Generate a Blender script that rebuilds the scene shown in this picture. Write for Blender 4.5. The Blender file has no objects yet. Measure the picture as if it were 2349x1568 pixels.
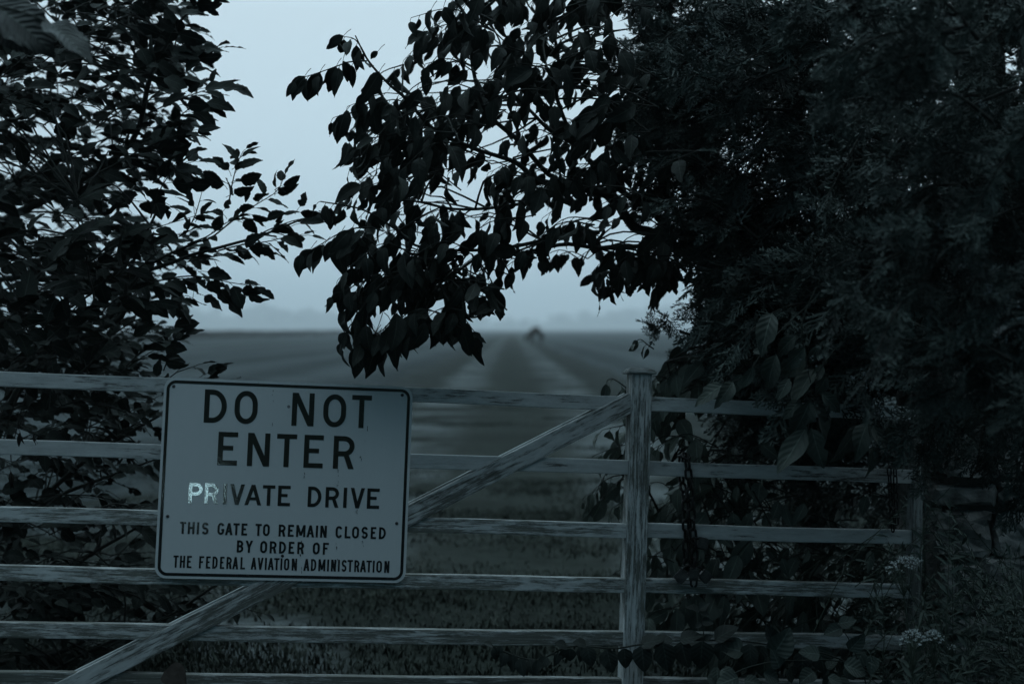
import bpy, bmesh, math, random
import numpy as np
from mathutils import Matrix, Vector

scene = bpy.context.scene
C = scene.collection
R = math.radians

# ------------------------------------------------------------------ camera
CAM_H = 1.30
PITCH = R(-0.51)
CAM = np.array([0.0, 0.0, CAM_H])
FX, CX, CY = 3262.5, 1174.5, 784.0          # photo measured on a 2349 x 1568 grid, 50 mm lens
cam_data = bpy.data.cameras.new("camera")
cam = bpy.data.objects.new("camera", cam_data)
C.objects.link(cam)
cam.location = CAM
cam.rotation_euler = (R(90) + PITCH, 0, 0)
cam_data.lens = 50
cam_data.sensor_width = 36
cam_data.clip_start = 0.05
cam_data.clip_end = 6000
cam_data.dof.use_dof = True
cam_data.dof.focus_distance = 4.45
cam_data.dof.aperture_fstop = 2.0
scene.camera = cam

# ------------------------------------------------------------------ world
SUN_EL, SUN_AZ = R(1.0), R(175.55)            # low, behind the camera (azimuth clockwise from +Y)
w = bpy.data.worlds.new("World")
scene.world = w
w.use_nodes = True
nt = w.node_tree
nt.nodes.clear()
def N(t, ty, **kw):
    n = t.nodes.new(ty)
    for k, v in kw.items():
        if k in n.inputs.keys() if isinstance(k, str) else False:
            n.inputs[k].default_value = v
        else:
            setattr(n, k, v)
    return n
out = N(nt, 'ShaderNodeOutputWorld')
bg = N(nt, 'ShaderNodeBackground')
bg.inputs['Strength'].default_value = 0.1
sky = N(nt, 'ShaderNodeTexSky', sky_type='NISHITA', sun_disc=False)
sky.sun_elevation = SUN_EL
sky.sun_rotation = SUN_AZ
sky.altitude = 100; sky.air_density = 1.0; sky.dust_density = 2.0; sky.ozone_density = 2.0
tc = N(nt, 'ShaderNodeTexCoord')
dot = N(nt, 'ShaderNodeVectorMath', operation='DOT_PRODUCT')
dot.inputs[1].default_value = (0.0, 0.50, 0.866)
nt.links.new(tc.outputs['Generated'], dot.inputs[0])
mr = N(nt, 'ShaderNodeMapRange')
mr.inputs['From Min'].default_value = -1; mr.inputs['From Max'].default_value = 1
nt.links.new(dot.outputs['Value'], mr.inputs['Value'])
# low cloud: very soft unevenness
nz = N(nt, 'ShaderNodeTexNoise'); nz.inputs['Scale'].default_value = 3.0; nz.inputs['Detail'].default_value = 4
mp = N(nt, 'ShaderNodeMapping'); mp.inputs['Scale'].default_value = (1, 1, 4)
nt.links.new(tc.outputs['Generated'], mp.inputs['Vector']); nt.links.new(mp.outputs['Vector'], nz.inputs['Vector'])
nadd = N(nt, 'ShaderNodeMath', operation='MULTIPLY_ADD'); nadd.inputs[1].default_value = 0.035; nadd.inputs[2].default_value = -0.0175
nt.links.new(nz.outputs['Fac'], nadd.inputs[0])
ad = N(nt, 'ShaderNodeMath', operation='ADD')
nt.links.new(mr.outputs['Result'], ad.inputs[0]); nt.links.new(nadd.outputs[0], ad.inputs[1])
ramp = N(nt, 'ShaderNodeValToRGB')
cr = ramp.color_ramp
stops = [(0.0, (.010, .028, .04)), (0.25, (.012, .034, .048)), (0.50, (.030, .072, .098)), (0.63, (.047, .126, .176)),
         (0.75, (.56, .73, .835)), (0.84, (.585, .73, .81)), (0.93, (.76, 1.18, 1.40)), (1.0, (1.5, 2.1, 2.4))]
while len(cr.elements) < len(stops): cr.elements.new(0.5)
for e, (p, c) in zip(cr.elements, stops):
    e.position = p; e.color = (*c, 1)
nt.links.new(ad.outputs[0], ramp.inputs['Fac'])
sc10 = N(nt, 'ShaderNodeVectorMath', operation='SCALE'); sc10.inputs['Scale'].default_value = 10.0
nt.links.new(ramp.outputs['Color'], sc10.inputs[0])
tint = N(nt, 'ShaderNodeVectorMath', operation='MULTIPLY'); tint.inputs[1].default_value = (.02, .07, .13)
nt.links.new(sky.outputs['Color'], tint.inputs[0])
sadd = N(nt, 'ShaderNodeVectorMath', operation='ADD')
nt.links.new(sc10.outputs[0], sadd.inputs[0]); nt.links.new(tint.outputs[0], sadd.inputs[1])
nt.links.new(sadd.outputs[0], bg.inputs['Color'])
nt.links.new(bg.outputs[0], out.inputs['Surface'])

# ------------------------------------------------------------------ sun (the last low light from behind)
sd = bpy.data.lights.new("sun", 'SUN')
sd.energy = 0.0062
sd.angle = R(0.85)
sd.color = (0.55, 0.9, 1.0)
sun = bpy.data.objects.new("sun", sd)
C.objects.link(sun)
sdir = Vector((math.sin(SUN_AZ) * math.cos(SUN_EL), math.cos(SUN_AZ) * math.cos(SUN_EL), math.sin(SUN_EL)))
sun.rotation_euler = sdir.to_track_quat('Z', 'Y').to_euler()
sun.location = (0, -8, 6)

scene.view_settings.view_transform = 'Standard'
scene.view_settings.look = 'None'
scene.view_settings.exposure = 0
scene.view_settings.gamma = 1
try:
    scene.cycles.use_denoising = True
    scene.cycles.denoiser = 'OPENIMAGEDENOISE'
    scene.cycles.max_bounces = 6
    scene.cycles.diffuse_bounces = 3
    scene.cycles.glossy_bounces = 2
    scene.cycles.volume_bounces = 3
    scene.cycles.transparent_max_bounces = 4
except Exception:
    pass

# ------------------------------------------------------------------ helpers
cp, sp = math.cos(PITCH), math.sin(PITCH)
RX = np.array([[1, 0, 0], [0, cp, -sp], [0, sp, cp]])
def at(x, y, d):
    """the point of the place that stands d metres in front of the camera in the direction of photo pixel x, y"""
    return CAM + RX @ np.array([d * (x - CX) / FX, d, -d * (y - CY) / FX])
def atv(x, y, d):
    p = np.stack([d * (x - CX) / FX, d, -d * (y - CY) / FX], -1)
    return p @ RX.T + CAM
def ground_at(x, y):
    d = RX @ np.array([(x - CX) / FX, 1, -(y - CY) / FX])
    s = -CAM_H / d[2]
    return CAM + d * s

def rotv(r):
    r = np.array(r); th = np.linalg.norm(r); k = r / th
    K = np.array([[0, -k[2], k[1]], [k[2], 0, -k[0]], [-k[1], k[0], 0]])
    return np.eye(3) + math.sin(th) * K + (1 - math.cos(th)) * K @ K
GR = RX @ rotv((-0.0585, 0.0405, 0.1456))
GT = CAM + RX @ np.array([-0.6995, 4.4005, -0.4292])
def G(x, y, off=0.0):
    """photo pixel -> (x, z) on the gate's own plane, off metres behind its front face"""
    d = RX @ np.array([(x - CX) / FX, 1, -(y - CY) / FX])
    n = GR[:, 1]
    o = GT + n * off
    s = (n @ (o - CAM)) / (n @ d)
    q = GR.T @ (CAM + d * s - GT)
    return q[0], q[2]
def gate_matrix():
    M = Matrix.Identity(4)
    for i in range(3):
        for j in range(3): M[i][j] = GR[i, j]
        M[i][3] = GT[i]
    return M
def gw(p):
    """gate-local points -> world"""
    return np.asarray(p, float) @ GR.T + GT

def mesh_np(name, V, quads=None, tris=None, uv=None, smooth=False):
    me = bpy.data.meshes.new(name)
    V = np.asarray(V, np.float32)
    nq = 0 if quads is None else len(quads)
    ntr = 0 if tris is None else len(tris)
    me.vertices.add(len(V)); me.vertices.foreach_set('co', V.ravel())
    idx = []
    if nq: idx.append(np.asarray(quads, np.int32).ravel())
    if ntr: idx.append(np.asarray(tris, np.int32).ravel())
    idx = np.concatenate(idx)
    me.loops.add(len(idx)); me.loops.foreach_set('vertex_index', idx)
    me.polygons.add(nq + ntr)
    st = np.concatenate([np.arange(nq) * 4, nq * 4 + np.arange(ntr) * 3]).astype(np.int32)
    me.polygons.foreach_set('loop_start', st)
    if smooth:
        me.polygons.foreach_set('use_smooth', np.ones(nq + ntr, bool))
    if uv is not None:
        l = me.uv_layers.new(name='UVMap')
        l.data.foreach_set('uv', np.asarray(uv, np.float32)[idx].ravel())
    me.update(calc_edges=True)
    return me
def link(name, me, mat=None, parent=None):
    o = bpy.data.objects.new(name, me)
    C.objects.link(o)
    if mat is not None and me is not None: 
        if not me.materials: me.materials.append(mat)
    if parent is not None: o.parent = parent
    return o
def tag(o, label=None, cat=None, group=None, kind=None):
    if label: o['label'] = label
    if cat: o['category'] = cat
    if group: o['group'] = group
    if kind: o['kind'] = kind
    return o
def thing(name, label, cat, loc=(0, 0, 0), group=None):
    o = bpy.data.objects.new(name, None)
    C.objects.link(o)
    o.location = loc
    o.empty_display_size = 0.1
    return tag(o, label, cat, group)

def unit(v):
    v = np.asarray(v, float)
    return v / np.maximum(np.linalg.norm(v, axis=-1, keepdims=True), 1e-9)

def tubes_mesh(paths, sides=5):
    """paths: list of (pts Nx3, r0, r1) -> V, quads"""
    V, Q, base = [], [], 0
    ang = np.arange(sides) * 2 * math.pi / sides
    for pts, r0, r1 in paths:
        pts = np.asarray(pts, float); n = len(pts)
        t = unit(np.gradient(pts, axis=0))
        ref = np.array([0.0, 0, 1.0]) if abs(t[0][2]) < .8 else np.array([1.0, 0, 0])
        a = unit(np.cross(t, ref)); b = np.cross(t, a)
        r = np.linspace(r0, r1, n)[:, None, None]
        ring = pts[:, None] + r * (a[:, None] * np.cos(ang)[None, :, None] + b[:, None] * np.sin(ang)[None, :, None])
        V.append(ring.reshape(-1, 3))
        i = np.arange(n - 1)[:, None] * sides; j = np.arange(sides)[None]
        j2 = (j + 1) % sides
        q = np.stack([i + j, i + j2, i + sides + j2, i + sides + j], -1).reshape(-1, 4) + base
        Q.append(q)
        base += n * sides
    return np.concatenate(V), np.concatenate(Q)
def smooth_path(pts, n=14):
    pts = np.asarray(pts, float)
    if len(pts) < 3:
        s = np.linspace(0, 1, n)[:, None]
        return pts[0] * (1 - s) + pts[-1] * s
    P = np.vstack([2 * pts[0] - pts[1], pts, 2 * pts[-1] - pts[-2]])
    outp = []
    m = len(pts) - 1
    for u in np.linspace(0, m - 1e-6, n):
        i = int(u); f = u - i
        p0, p1, p2, p3 = P[i], P[i + 1], P[i + 2], P[i + 3]
        outp.append(.5 * ((2 * p1) + (-p0 + p2) * f + (2 * p0 - 5 * p1 + 4 * p2 - p3) * f * f + (-p0 + 3 * p1 - 3 * p2 + p3) * f ** 3))
    return np.array(outp)

def box_bm(bm, x0, x1, y0, y1, z0, z1, bevel=0.0):
    r = bmesh.ops.create_cube(bm, size=1.0)
    for v in r['verts']:
        v.co = Vector(((x0 + x1) / 2 + v.co.x * (x1 - x0), (y0 + y1) / 2 + v.co.y * (y1 - y0), (z0 + z1) / 2 + v.co.z * (z1 - z0)))
    if bevel:
        es = list({e for v in r['verts'] for e in v.link_edges})
        bmesh.ops.bevel(bm, geom=es, offset=bevel, segments=2, affect='EDGES', profile=.6)
def bm_obj(name, bm, mat, parent=None, smooth=False):
    me = bpy.data.meshes.new(name)
    bm.to_mesh(me); bm.free()
    if smooth:
        for p in me.polygons: p.use_smooth = True
    return link(name, me, mat, parent)

# ------------------------------------------------------------------ materials
def material(name):
    m = bpy.data.materials.new(name)
    m.use_nodes = True
    t = m.node_tree
    b = t.nodes['Principled BSDF']
    return m, t, b
def simple(name, col, rough=.6, spec=.3, metal=0.0, var=0.0, vscale=20.0, bump=0.0, bscale=60.0):
    m, t, b = material(name)
    b.inputs['Base Color'].default_value = (*col, 1)
    b.inputs['Roughness'].default_value = rough
    b.inputs['Specular IOR Level'].default_value = spec
    b.inputs['Metallic'].default_value = metal
    tcn = N(t, 'ShaderNodeTexCoord')
    if var:
        n = N(t, 'ShaderNodeTexNoise'); n.inputs['Scale'].default_value = vscale; n.inputs['Detail'].default_value = 5
        t.links.new(tcn.outputs['Object'], n.inputs['Vector'])
        r = N(t, 'ShaderNodeValToRGB')
        r.color_ramp.elements[0].position = .3; r.color_ramp.elements[1].position = .7
        r.color_ramp.elements[0].color = (*[c * (1 - var) for c in col], 1)
        r.color_ramp.elements[1].color = (*[c * (1 + var) for c in col], 1)
        t.links.new(n.outputs['Fac'], r.inputs['Fac']); t.links.new(r.outputs['Color'], b.inputs['Base Color'])
    if bump:
        n = N(t, 'ShaderNodeTexNoise'); n.inputs['Scale'].default_value = bscale; n.inputs['Detail'].default_value = 6
        t.links.new(tcn.outputs['Object'], n.inputs['Vector'])
        bp = N(t, 'ShaderNodeBump'); bp.inputs['Strength'].default_value = bump; bp.inputs['Distance'].default_value = .01
        t.links.new(n.outputs['Fac'], bp.inputs['Height']); t.links.new(bp.outputs['Normal'], b.inputs['Normal'])
    return m

def leaf_material(name, col, col2, rough=.55, spec=.25, vein=0.35, nveins=9.0):
    """leaf blade: colour varies from leaf to leaf, side veins and a paler midrib from the leaf's own UV"""
    m, t, b = material(name)
    tcn = N(t, 'ShaderNodeTexCoord')
    n = N(t, 'ShaderNodeTexNoise'); n.inputs['Scale'].default_value = 9.0; n.inputs['Detail'].default_value = 3
    t.links.new(tcn.outputs['Object'], n.inputs['Vector'])
    r = N(t, 'ShaderNodeValToRGB')
    r.color_ramp.elements[0].position = .35; r.color_ramp.elements[1].position = .68
    r.color_ramp.elements[0].color = (*col, 1); r.color_ramp.elements[1].color = (*col2, 1)
    t.links.new(n.outputs['Fac'], r.inputs['Fac'])
    sx = N(t, 'ShaderNodeSeparateXYZ'); t.links.new(tcn.outputs['UV'], sx.inputs[0])
    av = N(t, 'ShaderNodeMath', operation='ABSOLUTE'); 
    cv = N(t, 'ShaderNodeMath', operation='SUBTRACT'); cv.inputs[1].default_value = .5
    t.links.new(sx.outputs['Y'], cv.inputs[0]); t.links.new(cv.outputs[0], av.inputs[0])
    s1 = N(t, 'ShaderNodeMath', operation='MULTIPLY_ADD'); s1.inputs[1].default_value = -.55
    t.links.new(av.outputs[0], s1.inputs[0]); t.links.new(sx.outputs['X'], s1.inputs[2])
    s2 = N(t, 'ShaderNodeMath', operation='MULTIPLY'); s2.inputs[1].default_value = nveins * 2 * math.pi
    t.links.new(s1.outputs[0], s2.inputs[0])
    s3 = N(t, 'ShaderNodeMath', operation='SINE'); t.links.new(s2.outputs[0], s3.inputs[0])
    bp = N(t, 'ShaderNodeBump'); bp.inputs['Strength'].default_value = vein; bp.inputs['Distance'].default_value = .004
    t.links.new(s3.outputs[0], bp.inputs['Height']); t.links.new(bp.outputs['Normal'], b.inputs['Normal'])
    lt = N(t, 'ShaderNodeMath', operation='LESS_THAN'); lt.inputs[1].default_value = .03
    t.links.new(av.outputs[0], lt.inputs[0])
    mx = N(t, 'ShaderNodeMix', data_type='RGBA'); mx.inputs['B'].default_value = (*[c * 1.9 for c in col2], 1)
    ml = N(t, 'ShaderNodeMath', operation='MULTIPLY'); ml.inputs[1].default_value = .6
    t.links.new(lt.outputs[0], ml.inputs[0]); t.links.new(ml.outputs[0], mx.inputs['Factor'])
    t.links.new(r.outputs['Color'], mx.inputs['A']); t.links.new(mx.outputs['Result'], b.inputs['Base Color'])
    b.inputs['Roughness'].default_value = rough
    b.inputs['Specular IOR Level'].default_value = spec
    return m

def wood_material(name, axis, paint=(.76, .775, .76), bare=(.16, .16, .142), cover=0.5):
    """flaking white paint over grey weathered boards, grain along the given axis"""
    m, t, b = material(name)
    tcn = N(t, 'ShaderNodeTexCoord')
    oi = N(t, 'ShaderNodeObjectInfo')
    off = N(t, 'ShaderNodeVectorMath', operation='SCALE'); off.inputs[0].default_value = (17, 9, 13)
    t.links.new(oi.outputs['Random'], off.inputs['Scale'])
    va = N(t, 'ShaderNodeVectorMath', operation='ADD')
    t.links.new(tcn.outputs['Object'], va.inputs[0]); t.links.new(off.outputs[0], va.inputs[1])
    def noise(sl, sc, det, rough=.6):
        mpn = N(t, 'ShaderNodeMapping'); s = [sc, sc, sc]; s[axis] = sl
        mpn.inputs['Scale'].default_value = s
        n = N(t, 'ShaderNodeTexNoise'); n.inputs['Scale'].default_value = 1.0; n.inputs['Detail'].default_value = det
        n.inputs['Roughness'].default_value = rough
        t.links.new(va.outputs[0], mpn.inputs['Vector']); t.links.new(mpn.outputs[0], n.inputs['Vector'])
        return n
    grain = noise(9.0, 170.0, 7, .75)
    patch = noise(10.0, 44.0, 8, .78)
    big = noise(1.7, 3.0, 2)
    a1 = N(t, 'ShaderNodeMath', operation='MULTIPLY_ADD'); a1.inputs[1].default_value = .9
    t.links.new(grain.outputs['Fac'], a1.inputs[0]); 
    a2 = N(t, 'ShaderNodeMath', operation='MULTIPLY_ADD'); a2.inputs[1].default_value = .8
    t.links.new(patch.outputs['Fac'], a2.inputs[0])
    a3 = N(t, 'ShaderNodeMath', operation='MULTIPLY_ADD'); a3.inputs[1].default_value = .5; a3.inputs[2].default_value = 0
    t.links.new(big.outputs['Fac'], a3.inputs[0])
    t.links.new(a3.outputs[0], a2.inputs[2]); t.links.new(a2.outputs[0], a1.inputs[2])
    r = N(t, 'ShaderNodeValToRGB')
    c0 = 1.10 - (cover - .5) * .5
    mrn = N(t, 'ShaderNodeMapRange'); mrn.inputs['From Min'].default_value = c0 - .06; mrn.inputs['From Max'].default_value = c0 + .06
    t.links.new(a1.outputs[0], mrn.inputs['Value'])
    mx = N(t, 'ShaderNodeMix', data_type='RGBA')
    t.links.new(mrn.outputs['Result'], mx.inputs['Factor'])
    # the bare wood has its own grain
    rb = N(t, 'ShaderNodeValToRGB')
    rb.color_ramp.elements[0].position = .35; rb.color_ramp.elements[1].position = .7
    rb.color_ramp.elements[0].color = (*[c * .62 for c in bare], 1); rb.color_ramp.elements[1].color = (*[c * 1.35 for c in bare], 1)
    g2 = noise(9.0, 320.0, 4); t.links.new(g2.outputs['Fac'], rb.inputs['Fac'])
    rp = N(t, 'ShaderNodeValToRGB')
    rp.color_ramp.elements[0].position = .25; rp.color_ramp.elements[1].position = .7
    rp.color_ramp.elements[0].color = (*[c * .55 for c in paint], 1); rp.color_ramp.elements[1].color = (*paint, 1)
    t.links.new(patch.outputs['Fac'], rp.inputs['Fac'])
    t.links.new(rb.outputs['Color'], mx.inputs['A']); t.links.new(rp.outputs['Color'], mx.inputs['B'])
    # each board has weathered a little differently
    hv_ = N(t, 'ShaderNodeHueSaturation'); mv_ = N(t, 'ShaderNodeMath', operation='MULTIPLY_ADD'); mv_.inputs[1].default_value = .35; mv_.inputs[2].default_value = .78
    t.links.new(oi.outputs['Random'], mv_.inputs[0]); t.links.new(mv_.outputs[0], hv_.inputs['Value'])
    t.links.new(mx.outputs['Result'], hv_.inputs['Color']); t.links.new(hv_.outputs['Color'], b.inputs['Base Color'])
    bp = N(t, 'ShaderNodeBump'); bp.inputs['Strength'].default_value = .7; bp.inputs['Distance'].default_value = .0025
    hh = N(t, 'ShaderNodeMath', operation='MULTIPLY_ADD'); hh.inputs[1].default_value = .6
    t.links.new(grain.outputs['Fac'], hh.inputs[0]); t.links.new(mrn.outputs['Result'], hh.inputs[2])
    t.links.new(hh.outputs[0], bp.inputs['Height']); t.links.new(bp.outputs['Normal'], b.inputs['Normal'])
    b.inputs['Roughness'].default_value = .75; b.inputs['Specular IOR Level'].default_value = .2
    return m

M_WOODX = wood_material('flaking_paint_rail', 0, paint=(.76, .78, .77), bare=(.15, .15, .135), cover=.80)
M_WOODX2 = wood_material('worn_paint_rail', 0, paint=(.66, .68, .67), bare=(.19, .195, .172), cover=.50)
M_WOODZ = wood_material('flaking_paint_post', 2, paint=(.70, .72, .71), bare=(.17, .175, .155), cover=.62)
M_WOODE = wood_material('bare_end_post', 2, paint=(.48, .50, .49), bare=(.17, .17, .155), cover=.35)
M_BRACE = wood_material('flaking_paint_brace', 0, paint=(.70, .72, .71), bare=(.17, .175, .155), cover=.60)
M_IRON = simple('rusty_iron', (.018, .017, .016), rough=.55, spec=.4, metal=.4, var=.4, vscale=90, bump=.3, bscale=200)
M_LOCK = simple('weathered_lock', (.055, .055, .052), rough=.5, spec=.4, metal=.4, var=.5, vscale=60, bump=.25, bscale=150)
M_BARK = simple('dark_bark', (.035, .036, .032), rough=.9, spec=.1, var=.35, vscale=40, bump=.5, bscale=90)
M_TWIG = simple('green_twig', (.045, .05, .042), rough=.7, spec=.2)
M_STEM = simple('weed_stem', (.06, .075, .055), rough=.7, spec=.2)
M_MULB = leaf_material('mulberry_leaf', (.014, .017, .015), (.027, .033, .028), nveins=7, vein=.12, spec=.06, rough=.7)
M_DROOP = leaf_material('drooping_leaf', (.016, .019, .016), (.034, .039, .033), nveins=6, vein=.10, spec=.12, rough=.6)
M_BIG = leaf_material('ribbed_leaf', (.014, .018, .0155), (.024, .030, .026), vein=.6, nveins=11)
M_SAP = leaf_material('sapling_leaf', (.085, .10, .086), (.145, .17, .145), nveins=6, vein=.12, spec=.15)
M_VINE = leaf_material('vine_leaf', (.058, .070, .060), (.098, .116, .098), vein=.22, nveins=6)
M_VINE2 = leaf_material('heart_leaf', (.026, .032, .028), (.044, .052, .045), vein=.15, nveins=6)
M_LANCE = leaf_material('lance_leaf', (.07, .085, .07), (.12, .14, .115), vein=.4, nveins=8)
M_CEDAR = simple('cedar_scale', (.056, .071, .064), rough=.65, spec=.15, var=.8, vscale=8)
M_BERRY = simple('cedar_berry', (.10, .125, .13), rough=.5, spec=.3, var=.2, vscale=30)
M_PETAL = simple('white_floret', (.52, .56, .55), rough=.8, spec=.1, var=.1, vscale=80)
M_DEAD = simple('dried_leaf', (.035, .03, .026), rough=.8, spec=.1, var=.3, vscale=60)
M_WEED = simple('weed_leaf', (.085, .105, .088), rough=.7, spec=.2, var=.4, vscale=12)
M_FUR = simple('brown_coat', (.045, .032, .022), rough=.8, spec=.15, var=.2, vscale=4)

# ------------------------------------------------------------------ leaves and plants
def leaf_template(kind, rng):
    """one leaf, length 1 along +x, width along y, upper side +z"""
    ns = dict(mulberry=11, droop=9, big=15, heart=9, lance=7, weed=6)[kind]
    u = np.linspace(0, 1, ns)
    W = dict(mulberry=.58, droop=.48, big=.50, heart=.78, lance=.30, weed=.19)[kind] * rng.uniform(.85, 1.12)
    if kind == 'heart':
        prof = (u + .02) ** .32 * (1 - u) ** .75 * (1 + .25 * np.sin(u * 3.1))
    elif kind in ('lance', 'weed'):
        prof = np.sin(np.pi * u ** .85)
    elif kind == 'droop':
        prof = (u + .001) ** .72 * (1 - u) ** 1.0 + .06 * np.sin(np.pi * u)
    else:
        prof = (u + .001) ** .55 * (1 - u) ** .85
    prof = prof / prof.max() * W / 2
    prof[-1] = .002; prof[0] = .004 if kind != 'heart' else .06
    L, Rr = prof.copy(), prof.copy()
    if kind in ('mulberry', 'big'):
        saw = np.where(np.arange(ns) % 2 == 0, 1.05, .93); L[1:-1] *= saw[1:-1]; Rr[1:-1] *= saw[1:-1]
    if kind == 'mulberry' and rng.random() < .35:      # a lobed leaf: one side cut in
        i = int(ns * rng.uniform(.38, .55)); L[i] *= .45; L[i + 1] *= .8
    if kind == 'mulberry': L, Rr = L * rng.uniform(.85, 1.1), Rr * rng.uniform(.85, 1.1)
    if kind == 'droop' and rng.random() < .5:          # torn or bitten edge
        i = int(ns * rng.uniform(.45, .8)); Rr[i] *= rng.uniform(.5, .85)
    curl = rng.uniform(.1, .45) if kind not in ('lance', 'weed') else rng.uniform(.2, .6)
    fold = rng.uniform(.15, .75) if kind != 'big' else .35
    twist = rng.uniform(-.5, .5) if kind != 'droop' else rng.uniform(-1.1, 1.1)
    if kind == 'droop': curl = rng.uniform(.1, .9)
    wav = rng.uniform(.0, .035)
    ph = rng.uniform(0, 6)
    zc = -curl * u ** 2 * .6
    V = []
    cols = [(-1, L), (-.5, L), (0, L), (.5, Rr), (1, Rr)]
    for i in range(ns):
        a = twist * u[i]
        for s, pr in cols:
            y = s * pr[i]; z = fold * abs(y) * (1 - .35 * abs(s)) + wav * math.sin(u[i] * 14 + ph + s * 2) * abs(s)
            V.append((u[i] * (1 - .12 * curl * u[i]), y * math.cos(a) - z * math.sin(a), zc[i] + y * math.sin(a) + z * math.cos(a)))
    uv = [(u[i], .5 + .5 * s * .98) for i in range(ns) for s, _ in cols]
    Q = [(i * 5 + k, (i + 1) * 5 + k, (i + 1) * 5 + k + 1, i * 5 + k + 1) for i in range(ns - 1) for k in range(4)]
    return np.array(V), np.array(Q), np.array(uv)

class Plant:
    def __init__(self, kind, seed):
        self.rng = np.random.default_rng(seed)
        self.kind = kind
        self.tpl = [leaf_template(kind, self.rng) for _ in range(9)]
        self.tubes, self.pos, self.dir, self.nor, self.len = [], [], [], [], []
        self.limbs = []
    def limb(self, pts, r0, r1, n=16):
        p = smooth_path(pts, n)
        self.tubes.append((p, r0, r1)); self.limbs.append(p)
        return p
    def leaf(self, pos, d, nrm, L, petiole=.0, base=None):
        self.pos.append(pos); self.dir.append(d); self.nor.append(nrm); self.len.append(L)
        if base is not None:
            self.tubes.append((np.array([base, (np.array(base) + pos) / 2 + np.array([0, 0, .1 * petiole]), pos]), .0011, .0008))
    def twig(self, pts, n, L, r0=.0025, style=None, start=.12, petiole=.02, tip=True, n_path=8, spread=1.0):
        rng = self.rng
        p = smooth_path(pts, n_path)
        self.tubes.append((p, r0, .0010))
        seg = np.linalg.norm(np.diff(p, axis=0), axis=1); cum = np.r_[0, np.cumsum(seg)]
        side = rng.choice([-1, 1])
        style = style or self.kind
        for k in range(n):
            s = (start + (1 - start) * (k + .5 * rng.random()) / max(n - 1, 1)) * cum[-1]
            s = min(s, cum[-1])
            i = min(np.searchsorted(cum, s, 'right') - 1, len(p) - 2)
            f = (s - cum[i]) / max(seg[i], 1e-9)
            b = p[i] * (1 - f) + p[i + 1] * f
            t = unit(p[i + 1] - p[i])
            h = unit(np.cross(t, [0, 0, 1.0]) + 1e-6)
            v = np.cross(h, t)
            last = tip and k == n - 1
            side = -side
            sz = L * rng.uniform(.72, 1.15) * (1 - .25 * (k / max(n - 1, 1)) ** 2)
            if style == 'mulberry':
                ang = 0 if last else rng.uniform(.5, 1.1)
                roll = rng.uniform(-.9, .9)
                sd = h * math.cos(roll) * side + v * math.sin(roll)
                d = unit(t * math.cos(ang) + sd * math.sin(ang) * spread + np.array([0, 0, -.22]) + rng.normal(0, .12, 3))
                nn = np.array([0, -.35, 1.0]) + rng.normal(0, .45, 3)
            elif style == 'droop':
                sd = h * side * rng.uniform(.2, .7) + t * rng.uniform(-.1, .55)
                d = unit(np.array([0, 0, -1.0]) * rng.uniform(.55, 1.1) + sd + rng.normal(0, .18, 3))
                nn = np.array([rng.normal(0, .6), -1.0 * rng.uniform(.2, 1), .35]) + rng.normal(0, .35, 3)
            elif style == 'heart':
                d = unit(np.array([0, 0, -1.0]) + h * side * .1 + t * rng.uniform(-.15, .2) + rng.normal(0, .10, 3))
                nn = np.array([rng.normal(0, .3), -1.0, .2])
            else:
                ang = 0 if last else rng.uniform(.45, 1.0)
                d = unit(t * math.cos(ang) + (h * side + v * rng.uniform(-.5, .5)) * math.sin(ang) + np.array([0, 0, -.25]))
                nn = np.array([0, -.5, 1.0]) + rng.normal(0, .5, 3)
            pb = b + (d * .6 + t * .4) * petiole * rng.uniform(.7, 1.3)
            self.leaf(pb, d, nn, sz, petiole, b)
    def connect(self, b, prob=1.0, r=.004):
        """run a side branch from the nearest limb to b"""
        if not self.limbs or self.rng.random() > prob: return
        A = np.concatenate(self.limbs)
        d = np.linalg.norm(A - b, axis=1); i = d.argmin()
        if d[i] < .01 or d[i] > .9: return
        m = (A[i] + b) / 2 + self.rng.normal(0, .06 * d[i], 3) + np.array([0, 0, .08 * d[i]])
        self.tubes.append((smooth_path([A[i], m, b], 6), r, .0022))
    def build(self, root, leaf_mat, wood_mat, leaf_name='foliage', wood_name='branches'):
        rng = self.rng
        n = len(self.pos)
        P = np.array(self.pos); X = unit(np.array(self.dir)); Z = np.array(self.nor)
        Z = unit(Z - (Z * X).sum(1, keepdims=True) * X); Y = np.cross(Z, X)
        S = np.array(self.len)[:, None, None]
        pick = rng.integers(0, len(self.tpl), n)
        V, Q, U, base = [], [], [], 0
        for k, (tv, tq, tu) in enumerate(self.tpl):
            m = np.nonzero(pick == k)[0]
            if not len(m): continue
            flip = np.where(rng.random(len(m)) < .5, -1.0, 1.0)[:, None, None]
            v = P[m][:, None] + S[m] * (X[m][:, None] * tv[None, :, 0:1] + flip * Y[m][:, None] * tv[None, :, 1:2] + Z[m][:, None] * tv[None, :, 2:3])
            V.append(v.reshape(-1, 3))
            Q.append((tq[None] + (np.arange(len(m)) * len(tv))[:, None, None] + base).reshape(-1, 4))
            U.append(np.tile(tu, (len(m), 1)))
            base += len(m) * len(tv)
        loc = np.array(root.location)
        fo = link(leaf_name, mesh_np(leaf_name, np.concatenate(V) - loc, Q and np.concatenate(Q), uv=np.concatenate(U), smooth=True), leaf_mat, root)
        wo = None
        if self.tubes:
            tv, tq = tubes_mesh(self.tubes)
            wo = link(wood_name, mesh_np(wood_name, tv - loc, tq, smooth=True), wood_mat, root)
        return fo, wo

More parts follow.
